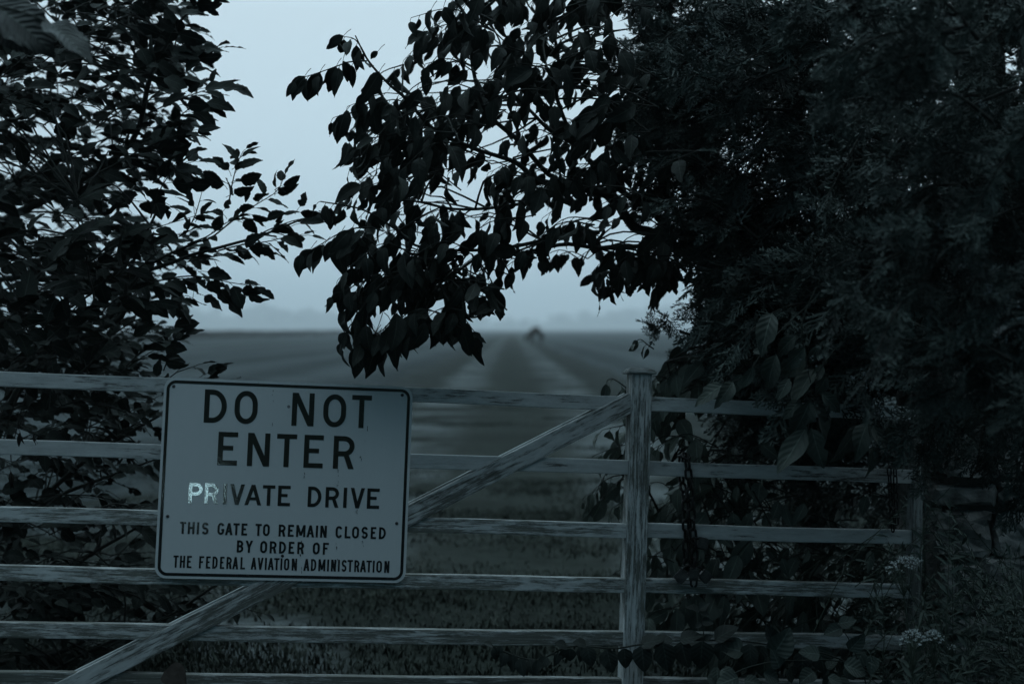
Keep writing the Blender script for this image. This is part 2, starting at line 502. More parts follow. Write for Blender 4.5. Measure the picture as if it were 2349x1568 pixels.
def in_poly(x, y, poly):
    poly = np.asarray(poly, float)
    c = np.zeros(len(x), bool)
    j = len(poly) - 1
    for i in range(len(poly)):
        xi, yi = poly[i]; xj, yj = poly[j]
        k = ((yi > y) != (yj > y)) & (x < (xj - xi) * (y - yi) / (yj - yi + 1e-12) + xi)
        c ^= k
        j = i
    return c
def sample_poly(poly, n, rng, gaps=()):
    """n points inside a crown's outline, leaving its known gaps open"""
    poly = np.asarray(poly, float)
    lo, hi = poly.min(0), poly.max(0)
    outp = []
    tot = 0
    while tot < n:
        x = rng.uniform(lo[0], hi[0], 4 * n); y = rng.uniform(lo[1], hi[1], 4 * n)
        k = in_poly(x, y, poly)
        for gx, gy, rx, ry, keep in gaps:
            g = ((x - gx) / rx) ** 2 + ((y - gy) / ry) ** 2 < 1
            k &= ~(g & (rng.random(len(x)) > keep))
        outp.append(np.stack([x[k], y[k]], 1)); tot += k.sum()
    return np.concatenate(outp)[:n]

# ------------------------------------------------------------------ the ground
def ground_material():
    m, t, b = material('stubble_field')
    tcn = N(t, 'ShaderNodeTexCoord')
    def noise(scale, det, sx=1, sy=1, rough=.6):
        mpn = N(t, 'ShaderNodeMapping'); mpn.inputs['Scale'].default_value = (sx, sy, 1)
        n = N(t, 'ShaderNodeTexNoise'); n.inputs['Scale'].default_value = scale; n.inputs['Detail'].default_value = det
        n.inputs['Roughness'].default_value = rough
        t.links.new(tcn.outputs['Object'], mpn.inputs['Vector']); t.links.new(mpn.outputs[0], n.inputs['Vector'])
        return n
    fine = noise(9.0, 8, rough=.75)
    mid = noise(1.6, 5, sx=.45)
    far = noise(.06, 4, sx=1.6, sy=.35)
    s = N(t, 'ShaderNodeMath', operation='MULTIPLY_ADD'); s.inputs[1].default_value = .9
    t.links.new(mid.outputs['Fac'], s.inputs[0])
    f2 = N(t, 'ShaderNodeMath', operation='MULTIPLY_ADD'); f2.inputs[1].default_value = .72; f2.inputs[2].default_value = 0
    t.links.new(fine.outputs['Fac'], f2.inputs[0])
    f3 = N(t, 'ShaderNodeMath', operation='MULTIPLY_ADD'); f3.inputs[1].default_value = .5
    t.links.new(far.outputs['Fac'], f3.inputs[0]); t.links.new(f2.outputs[0], f3.inputs[2]); t.links.new(f3.outputs[0], s.inputs[2])
    # mown swaths: bands a few metres wide running away down the field
    rw = N(t, 'ShaderNodeTexWave', wave_type='BANDS', bands_direction='X'); rw.inputs['Scale'].default_value = .085; rw.inputs['Distortion'].default_value = 2.5; rw.inputs['Detail'].default_value = 3; rw.inputs['Detail Scale'].default_value = .4
    mpw = N(t, 'ShaderNodeMapping'); mpw.inputs['Rotation'].default_value = (0, 0, .03); mpw.inputs['Scale'].default_value = (1, .12, 1)
    t.links.new(tcn.outputs['Object'], mpw.inputs['Vector']); t.links.new(mpw.outputs[0], rw.inputs['Vector'])
    s0 = N(t, 'ShaderNodeMath', operation='MULTIPLY_ADD'); s0.inputs[1].default_value = .22
    s9 = N(t, 'ShaderNodeMath', operation='SUBTRACT'); s9.inputs[1].default_value = .11
    t.links.new(rw.outputs['Fac'], s0.inputs[0]); t.links.new(s.outputs[0], s9.inputs[0]); t.links.new(s9.outputs[0], s0.inputs[2]); s = s0
    r = N(t, 'ShaderNodeValToRGB')
    mrn = N(t, 'ShaderNodeMapRange'); mrn.inputs['From Min'].default_value = .81; mrn.inputs['From Max'].default_value = 1.31
    t.links.new(s.outputs[0], mrn.inputs['Value'])
    r.color_ramp.elements[0].position = .1; r.color_ramp.elements[1].position = .75
    r.color_ramp.elements[0].color = (.014, .019, .019, 1); r.color_ramp.elements[1].color = (.062, .073, .075, 1)
    e = r.color_ramp.elements.new(.42); e.color = (.033, .041, .042, 1)
    t.links.new(mrn.outputs['Result'], r.inputs['Fac']); t.links.new(r.outputs['Color'], b.inputs['Base Color'])
    bp = N(t, 'ShaderNodeBump'); bp.inputs['Strength'].default_value = .8; bp.inputs['Distance'].default_value = .04
    t.links.new(fine.outputs['Fac'], bp.inputs['Height']); t.links.new(bp.outputs['Normal'], b.inputs['Normal'])
    b.inputs['Roughness'].default_value = .95; b.inputs['Specular IOR Level'].default_value = .05
    return m
def track_material():
    m, t, b = material('farm_track')
    tcn = N(t, 'ShaderNodeTexCoord')
    sx = N(t, 'ShaderNodeSeparateXYZ'); t.links.new(tcn.outputs['Object'], sx.inputs[0])
    wn = N(t, 'ShaderNodeTexNoise'); wn.inputs['Scale'].default_value = .25; wn.inputs['Detail'].default_value = 2
    t.links.new(tcn.outputs['Object'], wn.inputs['Vector'])
    wob = N(t, 'ShaderNodeMath', operation='MULTIPLY_ADD'); wob.inputs[1].default_value = .8; wob.inputs[2].default_value = -.4
    t.links.new(wn.outputs['Fac'], wob.inputs[0])
    ax = N(t, 'ShaderNodeMath', operation='ADD'); t.links.new(sx.outputs['X'], ax.inputs[0]); t.links.new(wob.outputs[0], ax.inputs[1])
    ab = N(t, 'ShaderNodeMath', operation='ABSOLUTE'); t.links.new(ax.outputs[0], ab.inputs[0])
    sc = N(t, 'ShaderNodeMath', operation='DIVIDE'); sc.inputs[1].default_value = 3.2
    t.links.new(ab.outputs[0], sc.inputs[0])
    r = N(t, 'ShaderNodeValToRGB'); cr = r.color_ramp
    st = [(0, (.022, .028, .023)), (.16, (.028, .033, .028)), (.27, (.085, .095, .094)), (.46, (.112, .124, .123)), (.58, (.020, .025, .022)), (.72, (.026, .031, .028)), (.92, (.043, .051, .051))]
    while len(cr.elements) < len(st): cr.elements.new(.5)
    for e, (p, c) in zip(cr.elements, st): e.position = p; e.color = (*c, 1)
    t.links.new(sc.outputs[0], r.inputs['Fac'])
    def noise(scale, det, sxx=1, rough=.65):
        mpn = N(t, 'ShaderNodeMapping'); mpn.inputs['Scale'].default_value = (sxx, 1, 1)
        n = N(t, 'ShaderNodeTexNoise'); n.inputs['Scale'].default_value = scale; n.inputs['Detail'].default_value = det; n.inputs['Roughness'].default_value = rough
        t.links.new(tcn.outputs['Object'], mpn.inputs['Vector']); t.links.new(mpn.outputs[0], n.inputs['Vector'])
        return n
    pt = noise(.85, 5, .55)
    fine = noise(9, 7)
    r2 = N(t, 'ShaderNodeValToRGB'); r2.color_ramp.elements[0].position = .44; r2.color_ramp.elements[1].position = .54
    t.links.new(pt.outputs['Fac'], r2.inputs['Fac'])
    mx = N(t, 'ShaderNodeMix', data_type='RGBA'); mx.inputs['A'].default_value = (.014, .018, .014, 1)
    t.links.new(r2.outputs['Color'], mx.inputs['Factor']); t.links.new(r.outputs['Color'], mx.inputs['B'])
    m2 = N(t, 'ShaderNodeMix', data_type='RGBA', blend_type='MULTIPLY'); m2.inputs['Factor'].default_value = 1
    r3 = N(t, 'ShaderNodeValToRGB'); r3.color_ramp.elements[0].position = .3; r3.color_ramp.elements[1].position = .7
    r3.color_ramp.elements[0].color = (.5, .5, .5, 1); r3.color_ramp.elements[1].color = (1.25, 1.25, 1.25, 1)
    t.links.new(fine.outputs['Fac'], r3.inputs['Fac'])
    t.links.new(mx.outputs['Result'], m2.inputs['A']); t.links.new(r3.outputs['Color'], m2.inputs['B'])
    t.links.new(m2.outputs['Result'], b.inputs['Base Color'])
    bp = N(t, 'ShaderNodeBump'); bp.inputs['Strength'].default_value = .8; bp.inputs['Distance'].default_value = .04
    t.links.new(fine.outputs['Fac'], bp.inputs['Height']); t.links.new(bp.outputs['Normal'], b.inputs['Normal'])
    b.inputs['Roughness'].default_value = .95; b.inputs['Specular IOR Level'].default_value = .05
    return m
xs = np.concatenate([-np.geomspace(2980, 6, 24), np.linspace(-5, 5, 21), np.geomspace(6, 2980, 24)])
ys = np.concatenate([[-12, -6, -2], np.linspace(0, 30, 50), np.geomspace(32, 3980, 56)])
gx, gy = np.meshgrid(xs, ys)
gv = np.stack([gx, gy, np.zeros_like(gx)], -1).reshape(-1, 3)
nx, ny = len(xs), len(ys)
i = (np.arange(ny - 1)[:, None] * nx + np.arange(nx - 1)[None]).ravel()
gq = np.stack([i, i + 1, i + nx + 1, i + nx], 1)
ground = link('ground', mesh_np('ground', gv, gq), ground_material())
tag(ground, 'wide flat mown field of pale stubble behind the gate', None, None, 'structure')
rng = np.random.default_rng(5)
ty = np.concatenate([np.arange(3.0, 40, .5), np.geomspace(40, 700, 40)])
le = -3.0 + rng.normal(0, .18, len(ty)); re = 3.0 + rng.normal(0, .18, len(ty))
cols = [le, le * .5, 0 * le, re * .5, re]
tv = np.stack([np.stack([c, ty, np.full_like(ty, .004)], 1) for c in cols], 1).reshape(-1, 3)
i = (np.arange(len(ty) - 1)[:, None] * 5 + np.arange(4)[None]).ravel()
track = link('track', mesh_np('track', tv, np.stack([i, i + 1, i + 6, i + 5], 1)), track_material())
tag(track, 'two pale wheel ruts with a dark grassy strip running straight away', None, None, 'structure')

# grass and weeds on the ground behind the gate
def blades(centres, per, h, spread, rng, wdt=.006):
    n = len(centres) * per
    c = np.repeat(centres, per, 0) + np.c_[rng.normal(0, spread, (n, 2)), np.zeros(n)]
    hh = h * rng.uniform(.5, 1.2, n)
    a = rng.uniform(0, 2 * math.pi, n); lean = rng.uniform(.1, .9, n)
    d = np.stack([np.cos(a), np.sin(a), 0 * a], 1)
    s = np.stack([-np.sin(a), np.cos(a), 0 * a], 1) * (wdt * rng.uniform(.6, 1.4, n))[:, None]
    m = c + d * (lean * hh * .3)[:, None] + np.array([0, 0, 1]) * (hh * .6)[:, None]
    tt = c + d * (lean * hh * .9)[:, None] + np.array([0, 0, 1]) * hh[:, None]
    V = np.stack([c - s, c + s, m + s * .8, m - s * .8, tt + s * .15, tt - s * .15], 1).reshape(-1, 3)
    b = np.arange(n)[:, None] * 6
    Q = np.concatenate([b + np.array([0, 1, 2, 3]), b + np.array([3, 2, 4, 5])])
    return V, Q
def clumps(n, ys, sx=.45, k0=4, k1=10):
    outp = []
    for _ in range(n):
        y = ys(); x = rng.uniform(-sx, sx + .05) * y
        k = rng.integers(k0, k1); sc_ = rng.uniform(.06, .2)
        outp.append(np.c_[x + rng.normal(0, sc_ * 1.5, k), y + rng.normal(0, sc_, k), np.zeros(k)])
    return np.concatenate(outp)
dk = np.concatenate([clumps(80, lambda: rng.normal(7.0, .22)), clumps(75, lambda: rng.uniform(4.9, 6.1)), clumps(70, lambda: rng.uniform(7, 26)), clumps(45, lambda: rng.normal(9.6, .5), .3)])
V1, Q1 = blades(dk, 34, .032, .12, rng, .005)
low_weeds = link('low_weeds', mesh_np('low_weeds', V1, Q1), simple('dark_weed', (.056, .064, .053), rough=.85, spec=.05, var=.6, vscale=5))
tag(low_weeds, 'dark low weeds in rough bands across the ground behind the gate', 'weeds', None, 'stuff')
c2 = np.c_[rng.uniform(-3.5, 4.5, 12000), 4.9 + 9 * rng.random(12000) ** 1.5, np.zeros(12000)]
msk = np.sin(c2[:, 0] * 3.1 + 1.7 * np.sin(c2[:, 1] * 2.3)) + np.sin(c2[:, 1] * 5.3 + c2[:, 0] * 1.9) + rng.normal(0, .5, len(c2))
c2 = c2[msk > .25]
V2, Q2 = blades(c2, 5, .022, .06, rng, .004)
c3 = clumps(90, lambda: rng.uniform(4.9, 8.5), .42, 2, 5)
V3, Q3 = blades(c3, 12, .03, .07, rng, .0035)
grass = link('grass', mesh_np('grass', np.concatenate([V2, V3]), np.concatenate([Q2, Q3 + len(V2)])), simple('dry_grass', (.092, .097, .084), rough=.8, spec=.1, var=.75, vscale=5))
tag(grass, 'low rough pale grass on the ground just behind the gate', 'grass', None, 'stuff')

# taller dark crop on the far left of the field
def crop_block(y0a, y0b, xa, xb, depth, h, rng, n=90):
    xx = np.linspace(0, 1, n); dd = np.linspace(0, 1, 10)
    X, D = np.meshgrid(xx, dd)
    px_ = xa + (xb - xa) * X; py_ = (y0a + (y0b - y0a) * X ** 1.4) + depth * D
    z = h * np.minimum(1, D * 18 + .02) * (1 + .22 * rng.normal(0, 1, X.shape)); z[0] = -.02; z[-1] = -.02
    V = np.stack([px_ + rng.normal(0, .25, X.shape), py_ + rng.normal(0, .3, X.shape), z], -1).reshape(-1, 3)
    i = (np.arange(9)[:, None] * n + np.arange(n - 1)[None]).ravel()
    return V, np.stack([i, i + 1, i + n + 1, i + n], 1)
cv, cq = crop_block(110, 330, -46, -42, 160, .75, rng)
cropm = simple('dark_crop', (.028, .030, .024), rough=.9, spec=.05, var=.35, vscale=.5)
crop = link('crop', mesh_np('crop', cv, cq), cropm)
tag(crop, 'band of taller dark crop along the far left of the field', 'crop', None, 'stuff')

# far woods on low rises, fading in the mist
def lumps(centres, sizes, rng):
    bm = bmesh.new(); bmesh.ops.create_icosphere(bm, subdivisions=2, radius=1.0)
    tv = np.array([v.co[:] for v in bm.verts]); tf = np.array([[v.index for v in f.verts] for f in bm.faces]); bm.free()
    V, F = [], []
    for k, (c, s) in enumerate(zip(centres, sizes)):
        v = tv * (1 + .22 * rng.normal(0, 1, (len(tv), 1))) * s + c
        V.append(v); F.append(tf + k * len(tv))
    return np.concatenate(V), np.concatenate(F)
# low ridges some three kilometres off, and the trees that stand on them
def ridge_h(x, pts):
    return np.interp(x, [p[0] for p in pts], [p[1] for p in pts])
RY = 3200.0
RIDGE = [(-2600, 30), (-1500, 38), (-750, 40), (-560, 44), (-430, 34), (-250, 16), (0, 12), (90, 26), (240, 42), (420, 58), (700, 62), (1500, 58), (2600, 44)]
hx = np.linspace(-2600, 2600, 160); prof = [(-320, 0.0), (-160, .55), (0, 1.0), (200, 1.0), (420, .4), (560, 0.0)]
hh_ = ridge_h(hx, RIDGE) * .72 + rng.normal(0, 1.0, len(hx))
hv = np.stack([np.stack([hx, np.full_like(hx, RY + dy), hh_ * f - .3 * (f == 0)], 1) for dy, f in prof], 1).reshape(-1, 3)
i = (np.arange(len(hx) - 1)[:, None] * 6 + np.arange(5)[None]).ravel()
hills = link('hills', mesh_np('hills', hv, np.stack([i, i + 1, i + 7, i + 6], 1), smooth=True), simple('far_slope', (.06, .065, .055), rough=.95, spec=.02, var=.3, vscale=.01))
tag(hills, 'low far ridge at the edge of the field, nearly lost in mist', None, None, 'structure')
cs, ss = [], []
for _ in range(520):
    x = rng.uniform(-2500, 2500); y = RY + rng.uniform(-180, 150)
    g = ridge_h(x, RIDGE) * .72 * np.interp(y - RY, [p[0] for p in prof], [p[1] for p in prof])
    r_ = rng.uniform(6, 12) * (1.35 if -800 < x < -420 else 1)
    cs.append(np.array([x, y, g + r_ * .75])); ss.append(np.array([r_ * rng.uniform(.8, 1.6), r_, r_ * rng.uniform(.8, 1.25)]))
wv, wf = lumps(cs, ss, rng)
woods = link('distant_woods', mesh_np('distant_woods', wv, tris=wf, smooth=True), simple('far_trees', (.035, .042, .034), rough=.95, spec=.02))
tag(woods, 'trees along the far ridge, nearly lost in mist', 'woods', None, 'stuff')

# ------------------------------------------------------------------ the animal far down the track
def make_animal():
    p = ground_at(1228, 790.5)
    root = thing('grazing_animal', 'dark brown four-legged animal with head lowered, far down the track', 'animal', (p[0], p[1], 0))
    J = {  # body axis x (head to -x), height z, metres
        'rump': (.55, 0, 1.15, .27), 'loin': (.2, 0, 1.25, .27), 'belly': (0, 0, 1.12, .32), 'chest': (-.4, 0, 1.12, .28),
        'neck': (-.68, .02, .98, .16), 'poll': (-.95, .05, .62, .12), 'face': (-1.05, .06, .42, .10), 'muzzle': (-1.08, .07, .22, .07),
        'ear': (-1.0, .13, .78, .02),
        'hlk': (.60, .15, .78, .13), 'hlh': (.72, .16, .48, .06), 'hlf': (.66, .16, .06, .055),
        'hrk': (.55, -.15, .78, .13), 'hrh': (.66, -.16, .48, .06), 'hrf': (.60, -.16, .06, .055),
        'flk': (-.42, .13, .60, .08), 'flp': (-.43, .13, .30, .05), 'flf': (-.44, .13, .05, .055),
        'frk': (-.34, -.13, .60, .08), 'frp': (-.40, -.13, .30, .05), 'frf': (-.36, -.13, .05, .055),
        'tail': (.80, 0, 1.05, .05), 'tail2': (.90, 0, .55, .05)}
    E = [('belly', 'loin'), ('loin', 'rump'), ('belly', 'chest'), ('chest', 'neck'), ('neck', 'poll'), ('poll', 'face'), ('face', 'muzzle'), ('poll', 'ear'),
         ('rump', 'hlk'), ('hlk', 'hlh'), ('hlh', 'hlf'), ('rump', 'hrk'), ('hrk', 'hrh'), ('hrh', 'hrf'),
         ('chest', 'flk'), ('flk', 'flp'), ('flp', 'flf'), ('chest', 'frk'), ('frk', 'frp'), ('frp', 'frf'), ('rump', 'tail'), ('tail', 'tail2')]
    names = list(J)
    me = bpy.data.meshes.new('body')
    me.from_pydata([J[n][:3] for n in names], [(names.index(a), names.index(b)) for a, b in E], [])
    o = link('body', me, M_FUR, root)
    sk = o.modifiers.new('skin', 'SKIN')
    for k, n in enumerate(names):
        me.skin_vertices[0].data[k].radius = (J[n][3], J[n][3])
    me.skin_vertices[0].data[names.index('belly')].use_root = True
    o.modifiers.new('smooth', 'SUBSURF').levels = 2
    o.modifiers['smooth'].render_levels = 2
    root.rotation_euler = (0, 0, R(38))
make_animal()

# ------------------------------------------------------------------ the gate
gate = thing('wooden_gate', 'long white wooden field gate with flaking paint, six rails and a diagonal brace', 'gate')
gate.matrix_world = gate_matrix()
def rail_z(k):
    pts = [[(0, 851), (1000, 893), (1430, 908), (1500, 909), (1800, 922)], [(0, 1007), (1000, 1043), (1430, 1055), (1500, 1056), (1800, 1068)],
           [(0, 1161), (1000, 1190), (1430, 1199), (1500, 1200), (2000, 1214)], [(0, 1296), (1000, 1318), (1430, 1327), (1500, 1329), (1900, 1337)],
           [(0, 1427), (700, 1439), (1420, 1449), (1500, 1450), (2000, 1460)], [(0, 1543), (1000, 1552), (1420, 1555)]][k]
    return float(np.mean([G(*p)[1] for p in pts]))
RZ = [rail_z(k) for k in range(6)]
RH, RT = .0455, .042
POST0, POST1 = G(1446, 900)[0], G(1493, 900)[0]
END0, END1 = G(2096, 1100)[0], G(2119, 1100)[0]
LEFT = -2.05
grng = random.Random(3)
def board(name, x0, x1, y0, y1, z0, z1, mat, bev=.003, sag=0.0, cuts=14):
    """a sawn board, edges eased, never perfectly straight"""
    bm = bmesh.new()
    box_bm(bm, x0, x1, y0, y1, z0, z1, bev)
    if cuts:
        L = x1 - x0 if (x1 - x0) > (z1 - z0) else z1 - z0
        ax = 0 if (x1 - x0) > (z1 - z0) else 2
        for k in range(1, cuts):
            co = [0, 0, 0]; co[ax] = (x0 if ax == 0 else z0) + L * k / cuts
            no = [0, 0, 0]; no[ax] = 1
            bmesh.ops.bisect_plane(bm, geom=bm.verts[:] + bm.edges[:] + bm.faces[:], plane_co=co, plane_no=no)
        p1, p2 = grng.uniform(0, 6), grng.uniform(0, 6)
        for v in bm.verts:
            s = v.co[ax]
            dv = .0014 * math.sin(s * 3.1 + p1) + .0009 * math.sin(s * 9 + p2)
            if ax == 0: v.co.z += dv
            else: v.co.x += dv * .6
    return bm_obj(name, bm, mat, gate)
for k, z in enumerate(RZ):
    mat = (M_WOODX, M_WOODX, M_WOODX2, M_WOODX2, M_WOODX2, M_WOODX2)[k]
    board('rail', LEFT + .05, POST0 + .008, 0, RT, z - RH, z, mat)
    board('rail', POST1 - .008, END0 + .004, .004, RT + .004, z - RH + (.001), z + .001, M_WOODX if k in (0, 1, 2) else M_WOODX2)
gz = float((GR.T @ (np.array([0, GT[1], 0]) - GT))[2])          # ground level on the gate's own scale
post = board('stile', POST0, POST1, -.014, .062, -.93, G(1465, 857)[1], M_WOODZ, .004)
# two shallow grooves run down the face of the stile: a moulding strip each side of them
for fx in (.30, .66):
    board('bead', POST0 + (POST1 - POST0) * fx, POST0 + (POST1 - POST0) * (fx + .055), -.0165, -.010, -.93, G(1465, 857)[1] - .002, M_WOODZ, .0015)
zc = G(1465, 857)[1]
bm = bmesh.new()
cx_ = (POST0 + POST1) / 2; hw = (G(1498, 855)[0] - G(1433, 855)[0]) / 2; yc = .024
prof = [(hw, zc), (hw * 1.0, zc + .006), (hw * .94, zc + .011), (hw * .72, zc + .0185), (hw * .62, zc + .0195)]
rings = []
for h_, z_ in prof:
    rings.append([bm.verts.new((cx_ + sx_ * h_, yc + sy_ * h_, z_)) for sx_, sy_ in ((-1, -1), (1, -1), (1, 1), (-1, 1))])
for a_, b_ in zip(rings, rings[1:]):
    for k in range(4): bm.faces.new((a_[k], a_[(k + 1) % 4], b_[(k + 1) % 4], b_[k]))
bm.faces.new(rings[-1]); bm.faces.new(rings[0][::-1])
bmesh.ops.bevel(bm, geom=[e for e in bm.edges], offset=.0022, segments=2, affect='EDGES')
cap = bm_obj('cap', bm, M_WOODX2, post)
board('end_stile', END0, END1, -.002, .05, -.90, G(2105, 1006)[1], M_WOODE, .003)
board('end_stile', LEFT, LEFT + .06, -.004, .05, -.90, RZ[0] + .05, M_WOODZ, .003)
# diagonal brace, front and back
def brace(name, a, b, wdt, y0, y1, shift=0.0):
    ax, az = a; bx, bz = b
    L = math.hypot(bx - ax, bz - az); th = math.atan2(bz - az, bx - ax)
    bm = bmesh.new()
    box_bm(bm, 0, L, y0, y1, -wdt / 2 + shift, wdt / 2 + shift, .003)
    for k in range(1, 16):
        bmesh.ops.bisect_plane(bm, geom=bm.verts[:] + bm.edges[:] + bm.faces[:], plane_co=(L * k / 16, 0, 0), plane_no=(1, 0, 0))
    for v in bm.verts: v.co.z += .0014 * math.sin(v.co.x * 4 + 1)
    o = bm_obj(name, bm, M_BRACE, gate)
    o.location = (ax, 0, az); o.rotation_euler = (0, -th, 0)
    return o
BA, BB = G(60, 1627), G(1452, 921)
brace('brace', BA, BB, .0605, -.007, .030)
brace('brace', BA, BB, .0605, .047, .072, .003)
# ------------------------------------------------------------------ the sign
sign = thing('warning_sign', 'white metal sign reading DO NOT ENTER, PRIVATE DRIVE, fixed to the gate rails', 'sign')
sign.matrix_world = gate_matrix()
def rrect(x0, x1, z0, z1, r, n=8):
    pts = []
    for cx0, cz0, a0 in ((x1 - r, z1 - r, 0), (x0 + r, z1 - r, 90), (x0 + r, z0 + r, 180), (x1 - r, z0 + r, 270)):
        for k in range(n + 1):
            a = R(a0 + 90 * k / n); pts.append((cx0 + r * math.cos(a), cz0 + r * math.sin(a)))
    return pts
SY = -.0105
def sign_material():
    m, t, b = material('sign_sheeting')
    tcn = N(t, 'ShaderNodeTexCoord')
    n = N(t, 'ShaderNodeTexNoise'); n.inputs['Scale'].default_value = 4.0; n.inputs['Detail'].default_value = 6
    mpn = N(t, 'ShaderNodeMapping'); mpn.inputs['Scale'].default_value = (14, 1, 1.2)
    t.links.new(tcn.outputs['Object'], mpn.inputs['Vector']); t.links.new(mpn.outputs[0], n.inputs['Vector'])
    n2 = N(t, 'ShaderNodeTexNoise'); n2.inputs['Scale'].default_value = 70; n2.inputs['Detail'].default_value = 3
    t.links.new(tcn.outputs['Object'], n2.inputs['Vector'])
    ad_ = N(t, 'ShaderNodeMath', operation='ADD'); t.links.new(n.outputs['Fac'], ad_.inputs[0]); t.links.new(n2.outputs['Fac'], ad_.inputs[1])
    r = N(t, 'ShaderNodeValToRGB')
    r.color_ramp.elements[0].position = .0; r.color_ramp.elements[0].color = (.74, .76, .76, 1)
    r.color_ramp.elements[1].position = 1.0; r.color_ramp.elements[1].color = (.10, .10, .09, 1)
    e = r.color_ramp.elements.new(.69); e.color = (.70, .72, .72, 1)
    e = r.color_ramp.elements.new(.745); e.color = (.22, .22, .20, 1)
    hf = N(t, 'ShaderNodeMath', operation='MULTIPLY'); hf.inputs[1].default_value = .5
    t.links.new(ad_.outputs[0], hf.inputs[0]); t.links.new(hf.outputs[0], r.inputs['Fac'])
    t.links.new(r.outputs['Color'], b.inputs['Base Color'])
    b.inputs['Roughness'].default_value = .42; b.inputs['Specular IOR Level'].default_value = .3
    n3 = N(t, 'ShaderNodeTexNoise'); n3.inputs['Scale'].default_value = 260; n3.inputs['Detail'].default_value = 2
    t.links.new(tcn.outputs['Object'], n3.inputs['Vector'])
    bp = N(t, 'ShaderNodeBump'); bp.inputs['Strength'].default_value = .15; bp.inputs['Distance'].default_value = .001
    t.links.new(n3.outputs['Fac'], bp.inputs['Height']); t.links.new(bp.outputs['Normal'], b.inputs['Normal'])
    return m
def vinyl_material():
    m, t, b = material('black_vinyl')
    tcn = N(t, 'ShaderNodeTexCoord')
    b.inputs['Base Color'].default_value = (.012, .013, .014, 1)
    b.inputs['Roughness'].default_value = .05; b.inputs['Specular IOR Level'].default_value = .5
    n = N(t, 'ShaderNodeTexNoise'); n.inputs['Scale'].default_value = 170; n.inputs['Detail'].default_value = 3
    t.links.new(tcn.outputs['Object'], n.inputs['Vector'])
    bp = N(t, 'ShaderNodeBump'); bp.inputs['Strength'].default_value = .10; bp.inputs['Distance'].default_value = .0005
    t.links.new(n.outputs['Fac'], bp.inputs['Height']); t.links.new(bp.outputs['Normal'], b.inputs['Normal'])
    return m
M_SIGN, M_VINYL = sign_material(), vinyl_material()
HWS, HHS = .381, .3048
bm = bmesh.new()
pr = rrect(-HWS, HWS, -HHS, HHS, .034)
f_ = bm.faces.new([bm.verts.new((x, SY, z)) for x, z in pr][::-1])
ex = bmesh.ops.extrude_face_region(bm, geom=[f_])
for v in ex['geom']:
    if isinstance(v, bmesh.types.BMVert): v.co.y += .0022
bmesh.ops.recalc_face_normals(bm, faces=bm.faces[:])
bm_obj('panel', bm, M_SIGN, sign)
def strip(bm, pts, t, y, closed=False):
    """a band of constant width t along the centre line pts"""
    P = np.array(pts, float); n = len(P)
    tg = unit(np.gradient(P, axis=0)) if not closed else unit(np.roll(P, -1, 0) - np.roll(P, 1, 0))
    nm = np.stack([-tg[:, 1], tg[:, 0]], 1) * t / 2
    a = [bm.verts.new((p[0], y, p[1])) for p in P + nm]; b = [bm.verts.new((p[0], y, p[1])) for p in P - nm]
    for k in range(n if closed else n - 1):
        k2 = (k + 1) % n
        bm.faces.new((a[k], b[k], b[k2], a[k2]))
bm = bmesh.new()
strip(bm, rrect(-HWS + .0125, HWS - .0125, -HHS + .0125, HHS - .0125, .024, 10), .0092, SY - .0006, True)
bmesh.ops.recalc_face_normals(bm, faces=bm.faces[:])
bm_obj('border', bm, M_VINYL, sign)

